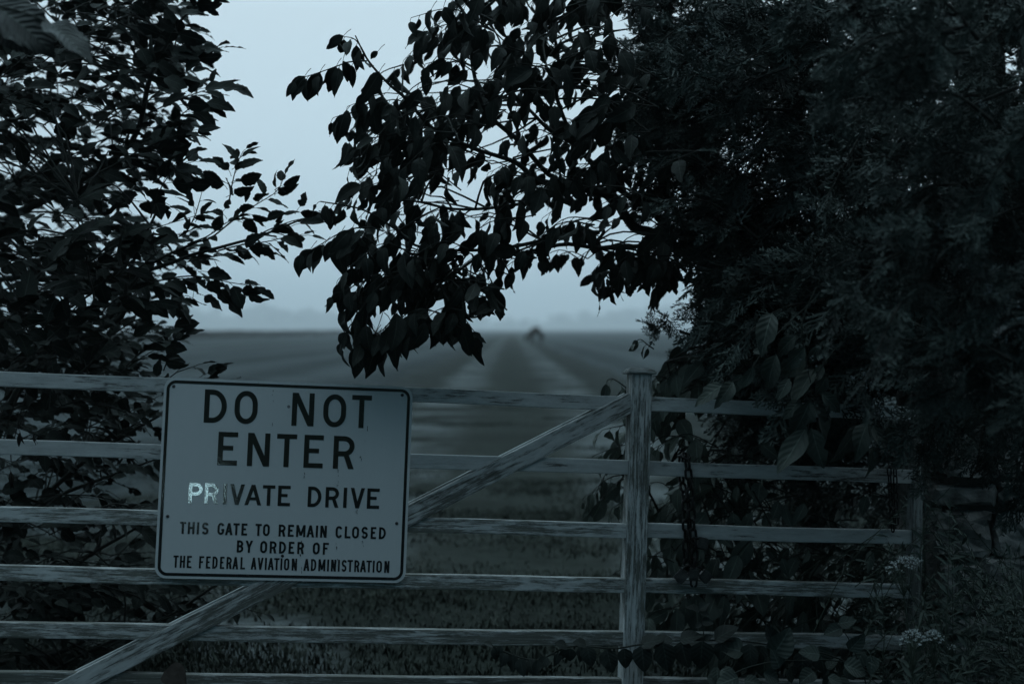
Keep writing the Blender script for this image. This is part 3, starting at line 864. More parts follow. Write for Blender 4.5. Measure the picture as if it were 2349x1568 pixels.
def glyph(ch, w, h, t):
    """strokes of a highway-sign capital in a w x h box: ('r', x0, z0, x1, z1), ('q', 4 points) or ('s', centre line)"""
    S = []
    c = t / 2
    def arc(cx, cz, rx, rz, a0, a1, n=12):
        return [(cx + rx * math.cos(R(a0 + (a1 - a0) * k / n)), cz + rz * math.sin(R(a0 + (a1 - a0) * k / n))) for k in range(n + 1)]
    def ring(a0=None):
        rx = w / 2 - c; rz = min(h / 2 - c, rx * 1.25)
        return rx, rz, h / 2 - c - rz
    tw = t * 1.06
    if ch == 'D':
        rx = min(w * .52, w - 1.5 * t); rz = min(h / 2 - c, rx * 1.5); cx0 = w - c - rx
        S += [('r', 0, 0, t, h), ('s', [(t * .8, h - c), (cx0, h - c)] + arc(cx0, h - c - rz, rx, rz, 90, 0)[1:] + arc(cx0, c + rz, rx, rz, 0, -90) + [(t * .8, c)])]
    elif ch in 'OCG':
        rx, rz, dz = ring()
        top = arc(w / 2, h / 2 + dz, rx, rz, 0, 180, 18); bot = arc(w / 2, h / 2 - dz, rx, rz, 180, 360, 18)
        if ch == 'O': S.append(('c', top + bot))
        else:
            a0 = 18
            S.append(('s', arc(w / 2, h / 2 + dz, rx, rz, a0, 180, 18) + arc(w / 2, h / 2 - dz, rx, rz, 180, 360 - (a0 if ch == 'C' else 4), 18)))
            if ch == 'G': S += [('r', w * .55, h * .5 - t, w, h * .5), ('r', w - t, h / 2 - dz - rz * .12, w, h * .5)]
    elif ch in 'NM':
        S += [('r', 0, 0, t, h), ('r', w - t, 0, w, h)]
        if ch == 'N': S.append(('q', [(0, h), (tw * 1.1, h), (w, 0), (w - tw * 1.1, 0)]))
        else:
            S += [('q', [(0, h), (tw, h), (w / 2 + tw / 2, h * .12), (w / 2 - tw / 2, h * .12)]), ('q', [(w - tw, h), (w, h), (w / 2 + tw / 2, h * .12), (w / 2 - tw / 2, h * .12)])]
    elif ch == 'T': S += [('r', 0, h - t * .95, w, h), ('r', w / 2 - c, 0, w / 2 + c, h)]
    elif ch == 'I': S += [('r', w / 2 - c, 0, w / 2 + c, h)]
    elif ch == 'L': S += [('r', 0, 0, t, h), ('r', 0, 0, w, t * .95)]
    elif ch in 'EF':
        S += [('r', 0, 0, t, h), ('r', 0, h - t * .95, w, h), ('r', 0, h * .52 - c * .9, w * .78, h * .52 + c * .9)]
        if ch == 'E': S.append(('r', 0, 0, w, t * .95))
    elif ch == 'H': S += [('r', 0, 0, t, h), ('r', w - t, 0, w, h), ('r', 0, h * .52 - c * .9, w, h * .52 + c * .9)]
    elif ch == 'V': S += [('q', [(0, h), (tw, h), (w / 2 + tw / 2, 0), (w / 2 - tw / 2, 0)]), ('q', [(w - tw, h), (w, h), (w / 2 + tw / 2, 0), (w / 2 - tw / 2, 0)])]
    elif ch == 'A': S += [('q', [(w / 2 - tw / 2, h), (w / 2 + tw / 2, h), (tw, 0), (0, 0)]), ('q', [(w / 2 - tw / 2, h), (w / 2 + tw / 2, h), (w, 0), (w - tw, 0)]), ('r', w * .2, h * .24, w * .8, h * .24 + t * .85)]
    elif ch == 'Y': S += [('r', w / 2 - c, 0, w / 2 + c, h * .48), ('q', [(0, h), (tw, h), (w / 2 + c, h * .42), (w / 2 - c, h * .42)]), ('q', [(w - tw, h), (w, h), (w / 2 + c, h * .42), (w / 2 - c, h * .42)])]
    elif ch in 'PRB':
        zm = h * (.46 if ch != 'B' else .52); rz = (h - c - zm) / 2; rx = min(rz * 1.05, w * .55); cx0 = w - c - rx - (0 if ch != 'B' else w * .04)
        S += [('r', 0, 0, t, h), ('s', [(t * .8, h - c), (cx0, h - c)] + arc(cx0, h - c - rz, rx, rz, 90, -90, 16)[1:] + [(t * .8, zm)])]
        if ch == 'R': S.append(('q', [(w * .46, zm), (w * .46 + tw, zm), (w, 0), (w - tw * 1.05, 0)]))
        if ch == 'B':
            rz = (zm - c) / 2; cx0 = w - c - rx
            S.append(('s', [(t * .8, zm), (cx0, zm)] + arc(cx0, zm - rz, rx, rz, 90, -90, 16)[1:] + [(t * .8, c)]))
    elif ch == 'S':
        rx = w / 2 - c; q = (h - t) / 4
        S.append(('s', arc(w / 2, h - c - q, rx, q, 15, 180, 14) + arc(w / 2, h - c - q, rx, q, 180, 270, 8)[1:-1] + [(w / 2, h / 2)] + arc(w / 2, c + q, rx, q, 90, 0, 8)[1:-1] + arc(w / 2, c + q, rx, q, 0, -165, 14)))
    return S
def zx(x, y):                                     # sign close-up (1960 wide crop) -> gate plane
    return G(344.1 + x * .32186, 848.8 + y * .32186, SY)
def text_line(chars, top, bot, t_px):
    """chars: (letter, x0, x1); top/bot: two points each on the cap and base line"""
    bm = bmesh.new(); k = 0
    (xa, ya), (xb, yb) = top; (xc, yc_), (xd, yd) = bot
    t = t_px * .32186 / 745
    for ch, x0, x1 in chars:
        xm = (x0 + x1) / 2
        yt = ya + (yb - ya) * (xm - xa) / (xb - xa); yb_ = yc_ + (yd - yc_) * (xm - xc) / (xd - xc)
        ym = (yt + yb_) / 2
        ax, _ = zx(x0, ym); bx, _ = zx(x1, ym)
        zt = zx(xm, yt)[1]; zb = zx(xm, yb_)[1]
        for s in glyph(ch, bx - ax, zt - zb, t):
            y = SY - .0006 - .00004 * (k % 7); k += 1
            if s[0] == 'r':
                q = [(s[1], s[2]), (s[3], s[2]), (s[3], s[4]), (s[1], s[4])]
                bm.faces.new([bm.verts.new((ax + p[0], y, zb + p[1])) for p in q])
            elif s[0] == 'q':
                bm.faces.new([bm.verts.new((ax + p[0], y, zb + p[1])) for p in s[1]])
            else:
                strip(bm, [(ax + p[0], zb + p[1]) for p in s[1]], t, y, s[0] == 'c')
    for f in bm.faces:
        f.normal_update()
        if f.normal.y > 0: f.normal_flip()
    return bm_obj('lettering', bm, M_VINYL, sign)
text_line([('D', 387, 548), ('O', 603, 768), ('N', 1012, 1170), ('O', 1235, 1398), ('T', 1437, 1578)], ((390, 135), (1510, 178)), ((383, 372), (1505, 412)), 36.5)
text_line([('E', 484, 624), ('N', 695, 854), ('T', 902, 1045), ('E', 1097, 1235), ('R', 1307, 1457)], ((490, 437), (1312, 466)), ((478, 674), (1305, 700)), 36.5)
text_line([('P', 275, 375), ('R', 390, 488), ('I', 522, 548), ('V', 569, 674), ('A', 675, 795), ('T', 802, 891), ('E', 912, 1000), ('D', 1125, 1222), ('R', 1251, 1346), ('I', 1379, 1403), ('V', 1428, 1530), ('E', 1547, 1635)],
          ((280, 800), (1590, 841)), ((271, 946), (1590, 986)), 24.5)
text_line([('T', 212, 256), ('H', 270, 318), ('I', 334, 350), ('S', 371, 418), ('G', 481, 530), ('A', 536, 590), ('T', 593, 638), ('E', 652, 693), ('T', 751, 795), ('O', 805, 854), ('R', 917, 966), ('E', 983, 1025), ('M', 1042, 1108), ('A', 1116, 1171), ('I', 1182, 1197), ('N', 1213, 1260),
           ('C', 1323, 1370), ('L', 1388, 1430), ('O', 1440, 1490), ('S', 1507, 1553), ('E', 1573, 1612), ('D', 1632, 1681)], ((235, 1078), (1655, 1117)), ((230, 1164), (1652, 1202)), 15.5)
text_line([('B', 619, 666), ('Y', 680, 733), ('O', 785, 835), ('R', 853, 902), ('D', 920, 970), ('E', 988, 1028), ('R', 1050, 1098), ('O', 1160, 1210), ('F', 1232, 1274)], ((640, 1210), (1255, 1227)), ((640, 1297), (1255, 1312)), 15.5)
text_line([('T', 166, 203), ('H', 213, 250), ('E', 263, 297), ('F', 350, 385), ('E', 399, 432), ('D', 445, 482), ('E', 499, 530), ('R', 545, 583), ('A', 588, 630), ('L', 645, 678), ('A', 719, 760), ('V', 766, 808), ('I', 819, 832), ('A', 840, 883), ('T', 884, 922), ('I', 930, 943), ('O', 955, 993), ('N', 1010, 1048),
           ('A', 1094, 1137), ('D', 1147, 1185), ('M', 1200, 1250), ('I', 1263, 1275), ('N', 1290, 1326), ('I', 1340, 1352), ('S', 1366, 1401), ('T', 1407, 1445), ('R', 1456, 1493), ('A', 1497, 1541), ('T', 1541, 1580), ('I', 1588, 1600), ('O', 1613, 1653), ('N', 1670, 1706)],
          ((185, 1318), (1690, 1357)), ((185, 1405), (1690, 1441)), 13.2)
M_SCREW = simple('dull_screw', (.10, .10, .10), rough=.5, spec=.4, metal=.5, var=.3, vscale=300)
M_HOLE = simple('hole_dark', (.012, .012, .012), rough=.8)
M_HOLEG = simple('hole_patch', (.22, .23, .23), rough=.6)
def disc(bm, x, z, r, y0, y1, n=14):
    a = [bm.verts.new((x + r * math.cos(2 * math.pi * k / n), y0, z + r * math.sin(2 * math.pi * k / n))) for k in range(n)]
    b = [bm.verts.new((x + r * .6 * math.cos(2 * math.pi * k / n), y1, z + r * .6 * math.sin(2 * math.pi * k / n))) for k in range(n)]
    for k in range(n): bm.faces.new((a[k], a[(k + 1) % n], b[(k + 1) % n], b[k]))
    bm.faces.new(b)
for px_, py_ in ((169, 115), (1798, 177), (126, 1039), (1758, 1090)):
    x, z = zx(px_, py_)
    bm = bmesh.new(); disc(bm, x, z, .0052, SY - .0004, SY - .0030)
    s_ = bm_obj('screw', bm, M_SCREW, sign)
    bm = bmesh.new(); disc(bm, x, z, .0018, SY - .0031, SY - .0033, 6)
    bm_obj('screw_socket', bm, M_HOLE, s_)
for (px_, py_), mt in (((988, 259), M_HOLEG), ((944, 1322), M_HOLE)):
    x, z = zx(px_, py_)
    bm = bmesh.new(); disc(bm, x, z, .0048, SY - .0004, SY - .0008)
    bm_obj('bolt_hole', bm, mt, sign)
# drips of dirt run down from two of the letters
bm = bmesh.new(); dr = random.Random(9)
for px_, y0_, y1_, n in ((1075, 1180, 1460, 9), (1340, 690, 820, 5), (1330, 1230, 1480, 6), (1500, 600, 660, 4), (1098, 725, 765, 4), (1470, 985, 1015, 3), (1520, 1150, 1260, 4), (878, 120, 380, 4), (1550, 390, 420, 3)):
    for _ in range(n):
        y = dr.uniform(y0_, y1_); l = dr.uniform(6, 26); x = px_ + dr.uniform(-7, 7); wd = dr.uniform(1.2, 3.4)
        pts = [(x - wd, y), (x + wd, y + dr.uniform(-2, 2)), (x + wd * .5, y + l), (x - wd * .4, y + l * .9)]
        yy = SY - .0011 - .00002 * dr.randint(0, 8)
        bm.faces.new([bm.verts.new((zx(*p)[0], yy, zx(*p)[1])) for p in pts][::-1])
bm_obj('dirt_marks', bm, M_HOLE, sign)

# ------------------------------------------------------------------ chains and padlocks
def link_mesh(length, width, wire, name='link'):
    r = width / 2 - wire / 2; s = length / 2 - wire / 2 - r
    pts = []
    for k in range(9): a = math.pi * k / 8; pts.append((r * math.cos(a), 0, s + r * math.sin(a)))
    for k in range(9): a = math.pi + math.pi * k / 8; pts.append((r * math.cos(a), 0, -s + r * math.sin(a)))
    P = np.array(pts); n = len(P)
    tg = unit(np.roll(P, -1, 0) - np.roll(P, 1, 0)); b = np.array([0, 1.0, 0]); a_ = np.cross(tg, b)
    an = np.arange(8) * math.pi / 4
    V = P[:, None] + wire / 2 * (a_[:, None] * np.cos(an)[None, :, None] + b * np.sin(an)[None, :, None])
    i = np.arange(n)[:, None] * 8; i2 = ((np.arange(n) + 1) % n)[:, None] * 8; j = np.arange(8)[None]; j2 = (j + 1) % 8
    return mesh_np(name, V.reshape(-1, 3), np.stack([i + j, i + j2, i2 + j2, i2 + j], -1).reshape(-1, 4), smooth=True)
LINK = link_mesh(.0445, .029, .0092); LINK.materials.append(M_IRON)
def hang_chain(root, pts, roll0=0, rad=LINK, jit=.12):
    """links threaded one into the next along gate-local points"""
    P = gw(pts); loc = np.array(root.location)
    for k in range(len(P)):
        a = P[max(k - 1, 0)]; b = P[min(k + 1, len(P) - 1)]
        z = Vector(unit(a - b)); fwd = Vector(GR[:, 1])
        x = fwd.cross(z).normalized(); y = z.cross(x).normalized()
        M = Matrix((x, y, z)).transposed().to_4x4()
        M = M @ Matrix.Rotation(math.pi / 2 * ((k + roll0) % 2) + grng.uniform(-jit, jit) + .25, 4, 'Z')
        M.translation = Vector(P[k] - loc)
        o = link('link', rad, M_IRON, root); o.matrix_local = M
def gp(x, y, off):
    a, b = G(x, y, off); return (a, off, b)
tp = gw([gp(1573, 1044, .01)])[0]
chain = thing('chain', 'rusty chain looped over the second rail, with padlocks at its lower end', 'chain', tp)
front = [gp(1566, 1046, .022), gp(1574, 1046, -.002)] + [gp(x, y, -.014) for x, y in ((1577, 1064), (1579.5, 1087), (1582, 1110), (1584, 1133), (1585.5, 1156), (1587, 1179), (1588.5, 1202), (1590, 1225), (1592, 1248), (1593, 1271), (1590, 1293))]
back = [gp(1562, 1056, .054), gp(1561, 1076, .056), gp(1563, 1098, .045), gp(1567, 1117, .022), gp(1570, 1138, .0), gp(1571.5, 1160, -.01)] + [gp(x, y, -.014) for x, y in ((1573, 1182), (1573, 1204), (1574, 1227), (1573, 1250), (1573, 1273), (1577, 1294), (1584, 1306))]
hang_chain(chain, front, 1); hang_chain(chain, back, 1)

def padlock(cx_, cy_, ang, w_, h_, off, label, down=False):
    """ang: way the shackle points, degrees from straight up, anticlockwise as seen"""
    c = gw([gp(cx_, cy_, off)])[0]
    root = thing('padlock', label, 'padlock', c, 'padlocks on the rusty chain')
    M = gate_matrix().to_3x3().to_4x4() @ Matrix.Rotation(-R(ang), 4, 'Y') @ Matrix.Rotation(R(grng.uniform(-25, 25)), 4, 'Z')
    M.translation = Vector(c); root.matrix_world = M
    bm = bmesh.new()
    n = 7                                         # laminated steel: plates stacked along its height
    for k in range(n):
        z0 = -h_ / 2 + h_ * k / n; s = 1 if 0 < k < n - 1 else .93
        box_bm(bm, -w_ / 2 * s, w_ / 2 * s, -.010 * s, .010 * s, z0 + .0002, z0 + h_ / n - .0002, .0012)
    box_bm(bm, -w_ / 2 * .95, w_ / 2 * .95, -.0093, .0093, -h_ / 2 + .001, h_ / 2 - .001)
    bm_obj('body', bm, M_LOCK, root)
    r = w_ * .30; pts = [(-r, 0, h_ / 2 - .004), (-r, 0, h_ / 2 + .010)] + [(-r * math.cos(math.pi * k / 8), 0, h_ / 2 + .011 + r * math.sin(math.pi * k / 8)) for k in range(9)] + [(r, 0, h_ / 2 + .010), (r, 0, h_ / 2 - .004)]
    v, q = tubes_mesh([(np.array(pts), .0036, .0036)], 8)
    link('shackle', mesh_np('shackle', v, q, smooth=True), M_IRON, root)
    bm = bmesh.new(); r_ = bmesh.ops.create_cone(bm, cap_ends=True, segments=12, radius1=.006, radius2=.005, depth=.002)
    for vv in bm.verts: vv.co.z -= h_ / 2 + .0005
    bm_obj('keyhole_plate', bm, M_IRON, root)
padlock(1612, 1246, 76, .036, .034, -.022, 'square padlock alone on the right of the chain, just below the third rail')
padlock(1563, 1321, -42, .036, .040, -.026, 'padlock at the foot of the chain tilted out to the left')
padlock(1592, 1316, 180, .030, .040, -.040, 'padlock at the foot of the chain hanging upside down with its shackle lowest')
padlock(1617, 1321, 48, .034, .036, -.026, 'padlock at the foot of the chain tilted out to the right')

SMALL = link_mesh(.034, .019, .0052, 'small_link'); SMALL.materials.append(M_IRON)
chain2 = thing('chain', 'thin chain hanging at the gate end among the weeds', 'chain', gw([gp(2045, 1080, .0)])[0])
hang_chain(chain2, [gp(2040 + 1.1 * k, 1080 + 18.5 * k, -.016) for k in range(8)], 0, SMALL)
hang_chain(chain2, [gp(2053 + .7 * k, 1082 + 18.5 * k, -.012 + .0) for k in range(7)], 1, SMALL)
hang_chain(chain2, [gp(2043, 1066, .008), gp(2052, 1066, .030), gp(2057, 1076, .055), gp(2058, 1096, .056)], 0, SMALL)

# ------------------------------------------------------------------ the stone pier at the right
def pier():
    x0 = (2168 - CX) / FX * 4.95; x1 = x0 + .62; y0, y1 = 4.92, 5.5
    root = thing('stone_pier', 'rough stone gate pier half hidden by weeds and cedar', 'pillar', (x0, y0, 0))
    r = np.random.default_rng(21)
    bm = bmesh.new()
    z = -.05
    while z < 1.50:
        h = r.uniform(.075, .19)
        for side in range(3):                            # front, left flank, right flank
            u, u1 = (x0, x1) if side == 0 else (y0 + .16, y1)
            u -= r.uniform(0, .06)
            while u < u1:
                ue = min(u + r.uniform(.09, .27), u1 + .02)
                if u1 - ue < .06: ue = u1 + .02
                d = r.uniform(0, .035); zt = h - r.uniform(.004, .03)
                if side == 0: box_bm(bm, u + .007, ue - .007, y0 - d, y0 + .15, z + .005, z + zt, .016)
                elif side == 1: box_bm(bm, x0 - d, x0 + .15, u + .007, ue - .007, z + .005, z + zt, .016)
                else: box_bm(bm, x1 - .15, x1 + d, u + .007, ue - .007, z + .005, z + zt, .016)
                u = ue
        z += h
    bmesh.ops.subdivide_edges(bm, edges=[e for e in bm.edges if e.calc_length() > .05], cuts=2, use_grid_fill=True)
    for v in bm.verts: v.co += Vector(r.normal(0, .006, 3))
    for v in bm.verts: v.co -= Vector((x0, y0, 0))
    M_ST = simple('grey_stone', (.20, .20, .19), rough=.9, spec=.1, var=.75, vscale=11, bump=.8, bscale=45)
    bm_obj('masonry', bm, M_ST, root)
    bm = bmesh.new(); box_bm(bm, .03, x1 - x0 - .03, .03, y1 - y0 - .03, -.05, z)
    bm_obj('mortar', bm, simple('mortar', (.11, .11, .10), rough=.95, spec=.05, var=.3, vscale=30, bump=.5), root)
    bm = bmesh.new(); box_bm(bm, -.05, x1 - x0 + .05, -.05, y1 - y0 + .05, z + .004, z + .09, .015)
    bmesh.ops.subdivide_edges(bm, edges=[e for e in bm.edges if e.calc_length() > .1], cuts=4, use_grid_fill=True)
    for v in bm.verts: v.co += Vector(r.normal(0, .003, 3))
    bm_obj('coping', bm, M_ST, root)
pier()

# ------------------------------------------------------------------ planting
def fill(p, poly, n, dr, dirf, L, nl, tl, gaps=(), conn=.6, droop=0.0, r0=.0025, petiole=.02, dpow=1.0):
    rng = p.rng
    S = sample_poly(poly, n, rng, gaps)
    for x, y in S:
        d = dr[0] + (dr[1] - dr[0]) * rng.random() ** dpow
        tip = at(x, y, d)
        dx, dz = dirf(x, y, rng)
        v = unit(np.array([dx, rng.normal(0, .45), dz]))
        l = tl * rng.uniform(.6, 1.3)
        b = tip - v * l * .55
        mid = b + v * l * .5 + np.array([0, 0, .05 * l])
        e = b + v * l + np.array([0, 0, -droop * l])
        p.connect(b, conn)
        p.twig([b, mid, e], int(rng.integers(nl[0], nl[1] + 1)), L * rng.uniform(.8, 1.15), r0, petiole=petiole)
def ptw(p, pts, d, n, L, r0=.0028, **kw):
    """a twig traced through photo points at distance d (a number or one per point)"""
    dd = d if hasattr(d, '__len__') else [d] * len(pts)
    p.twig([at(x, y, e) for (x, y), e in zip(pts, dd)], n, L, r0, **kw)

# --- the mulberry on the left
mul = Plant('mulberry', 11)
root = thing('mulberry_bush', 'large dark leafy bush with toothed and notched leaves on the left, behind the gate', 'bush', (-2.1, 5.5, 0))
RB = np.array([-2.1, 5.5, 0.0])
mul.limb([RB, at(-60, 1250, 5.4), at(0, 980, 5.3), at(103, 820, 5.2), at(239, 750, 5.0), at(285, 715, 4.9), at(294, 630, 4.8), at(362, 479, 4.7)], .022, .004, 30)
mul.limb([RB, at(-40, 1300, 5.5), at(83, 1158, 5.4), at(199, 1054, 5.3), at(300, 990, 5.2), at(372, 950, 5.1)], .016, .004, 24)
mul.limb([RB, at(30, 1230, 5.3), at(112, 1149, 5.2), at(240, 1095, 5.1), at(365, 1050, 5.0)], .013, .003, 20)
mul.limb([RB, at(60, 1420, 5.4), at(178, 1294, 5.2), at(290, 1224, 5.1), at(350, 1190, 5.0)], .013, .003, 20)
mul.limb([RB, at(120, 1500, 5.3), at(240, 1445, 5.1), at(365, 1423, 5.0), at(490, 1345, 4.9), at(560, 1310, 4.9)], .012, .003, 20)
mul.limb([RB, at(-20, 1600, 5.3), at(80, 1560, 5.2), at(210, 1490, 5.1), at(330, 1440, 5.0)], .012, .003, 20)
mul.limb([RB, at(-120, 900, 5.7), at(-60, 620, 5.8), at(0, 516, 5.6), at(103, 458, 5.4), at(150, 434, 5.3), at(300, 330, 5.2), at(342, 185, 5.0), at(380, 106, 4.9), at(417, 44, 4.9), at(450, 15, 4.9)], .024, .003, 36)
mul.limb([RB, at(-160, 700, 6.0), at(-100, 300, 6.0), at(0, 160, 5.8), at(120, 100, 5.6), at(240, 70, 5.5), at(330, 35, 5.4), at(400, 0, 5.4)], .02, .003, 30)
mul.limb([at(-60, 700, 5.6), at(0, 640, 5.4), at(171, 640, 5.2), at(260, 640, 5.0), at(376, 609, 4.9), at(440, 585, 4.8), at(513, 565, 4.8), at(600, 540, 4.8), at(680, 508, 4.8), at(742, 488, 4.8)], .012, .002, 30)
mul.limb([at(239, 750, 5.0), at(330, 620, 4.9), at(440, 560, 4.85), at(485, 545, 4.8), at(547, 493, 4.8)], .007, .002, 18)
mul.limb([at(100, 820, 4.9), at(212, 726, 4.7), at(202, 623, 4.6), at(191, 527, 4.55), at(178, 459, 4.5)], .005, .002, 14)
mul.limb([at(-80, 480, 6.2), at(40, 300, 6.2), at(200, 210, 6.1), at(330, 190, 6.0)], .012, .003, 18)
MG = [(535, 30, 60, 40, 0), (45, 395, 50, 28, .25), (140, 505, 55, 30, .2), (310, 490, 42, 40, .35), (250, 120, 30, 18, .3), (70, 110, 25, 14, .4), (200, 300, 22, 14, .4), (395, 700, 25, 20, 0), (120, 215, 40, 14, .4), (300, 70, 30, 14, .4), (20, 480, 30, 18, .4), (230, 400, 30, 16, .4)]
up = lambda x, y, r: (1.0, r.normal(.35, .35))
flat = lambda x, y, r: (1.0, r.normal(.1, .35))
topP = [(-60, -60), (470, -60), (440, 20), (380, 75), (440, 110), (400, 170), (440, 215), (420, 290), (390, 330), (380, 400), (300, 430), (-60, 450)]
midP = [(-60, 380), (360, 380), (370, 440), (330, 520), (420, 545), (450, 580), (380, 640), (370, 680), (330, 720), (350, 770), (380, 830), (360, 900), (-60, 900)]
lowP = [(-60, 880), (330, 880), (350, 960), (330, 1060), (345, 1200), (320, 1300), (420, 1330), (440, 1420), (330, 1500), (220, 1568), (-60, 1600)]
fill(mul, topP, 138, (4.5, 6.4), up, .092, (6, 9), .30, MG, .75)
fill(mul, midP, 178, (4.5, 6.6), flat, .094, (6, 9), .30, MG, .7)
fill(mul, [(-60, -60), (330, -60), (330, 300), (300, 700), (250, 900), (-60, 900)], 62, (6.0, 7.8), up, .10, (6, 9), .32, MG, .3)
LG = [(60, 1110, 95, 55, .15), (60, 1240, 70, 50, .3), (330, 1120, 40, 45, .25), (230, 1250, 40, 30, .3), (150, 1500, 60, 40, .3), (300, 1380, 40, 25, .4)]
fill(mul, lowP, 175, (4.75, 5.8), flat, .085, (5, 8), .26, LG, .8)
# the sprays that stand out against the sky
ptw(mul, [(400, 110), (417, 44), (445, 20), (475, 8)], 4.9, 6, .10)
ptw(mul, [(342, 185), (375, 120), (400, 75), (420, 45)], 4.9, 7, .095)
ptw(mul, [(330, 240), (390, 190), (450, 150), (480, 118), (505, 110)], 4.85, 8, .10)
ptw(mul, [(340, 260), (420, 225), (480, 205), (520, 200)], 4.85, 8, .10)
ptw(mul, [(380, 300), (420, 260), (455, 240), (478, 235)], 4.8, 6, .10)
ptw(mul, [(320, 330), (380, 300), (420, 285), (440, 278)], 4.85, 7, .09)
ptw(mul, [(310, 350), (370, 325), (410, 312), (440, 306)], 4.8, 7, .085)
ptw(mul, [(350, 420), (385, 395), (420, 378), (440, 372)], 4.5, 5, .11)
ptw(mul, [(345, 500), (365, 440), (385, 405), (400, 380)], 4.45, 5, .115)
ptw(mul, [(524, 470), (533, 420), (544, 376), (556, 350)], 4.8, 8, .078, spread=1.1)
ptw(mul, [(513, 523), (545, 498), (578, 475), (633, 441), (648, 415)], 4.8, 8, .085)
ptw(mul, [(430, 560), (480, 540), (520, 510), (560, 500)], 4.8, 8, .085)
ptw(mul, [(560, 555), (610, 530), (660, 510), (700, 500), (742, 488)], 4.8, 11, .08)
ptw(mul, [(500, 575), (560, 560), (610, 555), (650, 545), (700, 540)], 4.8, 10, .085)
ptw(mul, [(430, 600), (480, 590), (540, 580), (580, 570), (610, 575)], 4.85, 9, .085)
ptw(mul, [(330, 650), (390, 640), (440, 640), (480, 645)], 4.75, 7, .085)
ptw(mul, [(380, 640), (440, 632), (490, 640), (530, 648), (575, 655)], 4.75, 7, .092)
ptw(mul, [(300, 700), (350, 690), (385, 690), (405, 700)], 4.7, 6, .09)
ptw(mul, [(375, 850), (388, 815), (402, 775), (415, 752)], 4.8, 5, .075)
ptw(mul, [(370, 900), (395, 860), (430, 845), (450, 838)], 4.9, 6, .075)
ptw(mul, [(430, 900), (460, 880), (485, 862), (498, 848)], 4.8, 5, .07)
ptw(mul, [(420, 545), (445, 500), (455, 470), (462, 445)], 4.7, 5, .085)
ptw(mul, [(490, 1340), (530, 1318), (560, 1300), (590, 1290)], 4.9, 4, .06)
ptw(mul, [(365, 1423), (430, 1400), (500, 1380), (560, 1395), (600, 1405)], 4.9, 6, .055)
for x, y in ((160, 470), (205, 520), (250, 560), (120, 600), (310, 590), (60, 690), (150, 740), (260, 690), (220, 820), (330, 800), (90, 800)):
    ptw(mul, [(x - 40, y + 40), (x - 5, y + 5), (x + 30, y - 20)], 4.4, 5, .115)
SKY_LEAVES = (  # stalk end and tip of the leaves that show singly against the sky (crop grid, x .342)
    (1600, 1065, 1503, 960), (1622, 1050, 1730, 962), (1610, 1112, 1752, 1065), (1535, 1140, 1430, 1040), (1503, 1240, 1340, 1165), (1610, 1205, 1760, 1182), (1570, 1300, 1700, 1262), (1662, 1265, 1660, 1368),
    (1765, 1300, 1745, 1178), (1852, 1256, 1832, 1140), (1898, 1243, 2015, 1185), (1860, 1295, 2020, 1252), (1300, 1385, 1242, 1268), (1345, 1445, 1410, 1345), (2012, 1385, 2058, 1285), (1690, 1440, 1805, 1495), (1790, 1470, 1900, 1412), (1905, 1440, 2010, 1400), (2015, 1425, 2140, 1440), (2010, 1500, 2170, 1478), (1640, 1500, 1700, 1560), (1500, 1440, 1425, 1410), (1510, 1400, 1545, 1330), (1840, 1530, 1900, 1470),
    (1172, 196, 1020, 120), (1080, 235, 918, 182), (1200, 225, 1372, 288), (1145, 350, 1325, 370), (1325, 388, 1482, 398), (1368, 345, 1527, 320), (1430, 552, 1425, 450), (1372, 592, 1627, 576), (1255, 700, 1395, 712), (1385, 688, 1552, 706), (1298, 738, 1455, 845), (1108, 828, 1246, 842), (1040, 378, 980, 240), (1172, 160, 1098, 62), (1202, 92, 1392, 84), (1318, 28, 1477, 36), (1385, 45, 1462, 112), (1228, 908, 1365, 894), (1040, 905, 1150, 952), (1190, 1112, 1390, 1157), (1158, 1225, 1407, 1248), (1122, 1392, 1286, 1386), (1090, 260, 1130, 205), (1260, 610, 1350, 560), (1290, 480, 1405, 455), (945, 330, 1000, 430), (1050, 1000, 1270, 1022), (1075, 1010, 1260, 985), (870, 200, 945, 278), (1360, 1180, 1400, 1160))
for bx, by, tx, ty in SKY_LEAVES:
    d0 = mul.rng.uniform(4.6, 4.85)
    b_ = at(bx * .342, by * .342, d0); t_ = at(tx * .342, ty * .342, d0 + mul.rng.uniform(-.03, .03)); dd_ = unit(t_ - b_)
    nn_ = np.array([0, -.75, 0.0]) + np.array([-dd_[2], 0, dd_[0]]) * mul.rng.choice([-1, 1]) * .7 + mul.rng.normal(0, .25, 3)
    mul.leaf(b_, dd_, nn_, np.linalg.norm(t_ - b_) * 1.05, .02, b_ - dd_ * .022 - np.array([.008, 0, .006]))
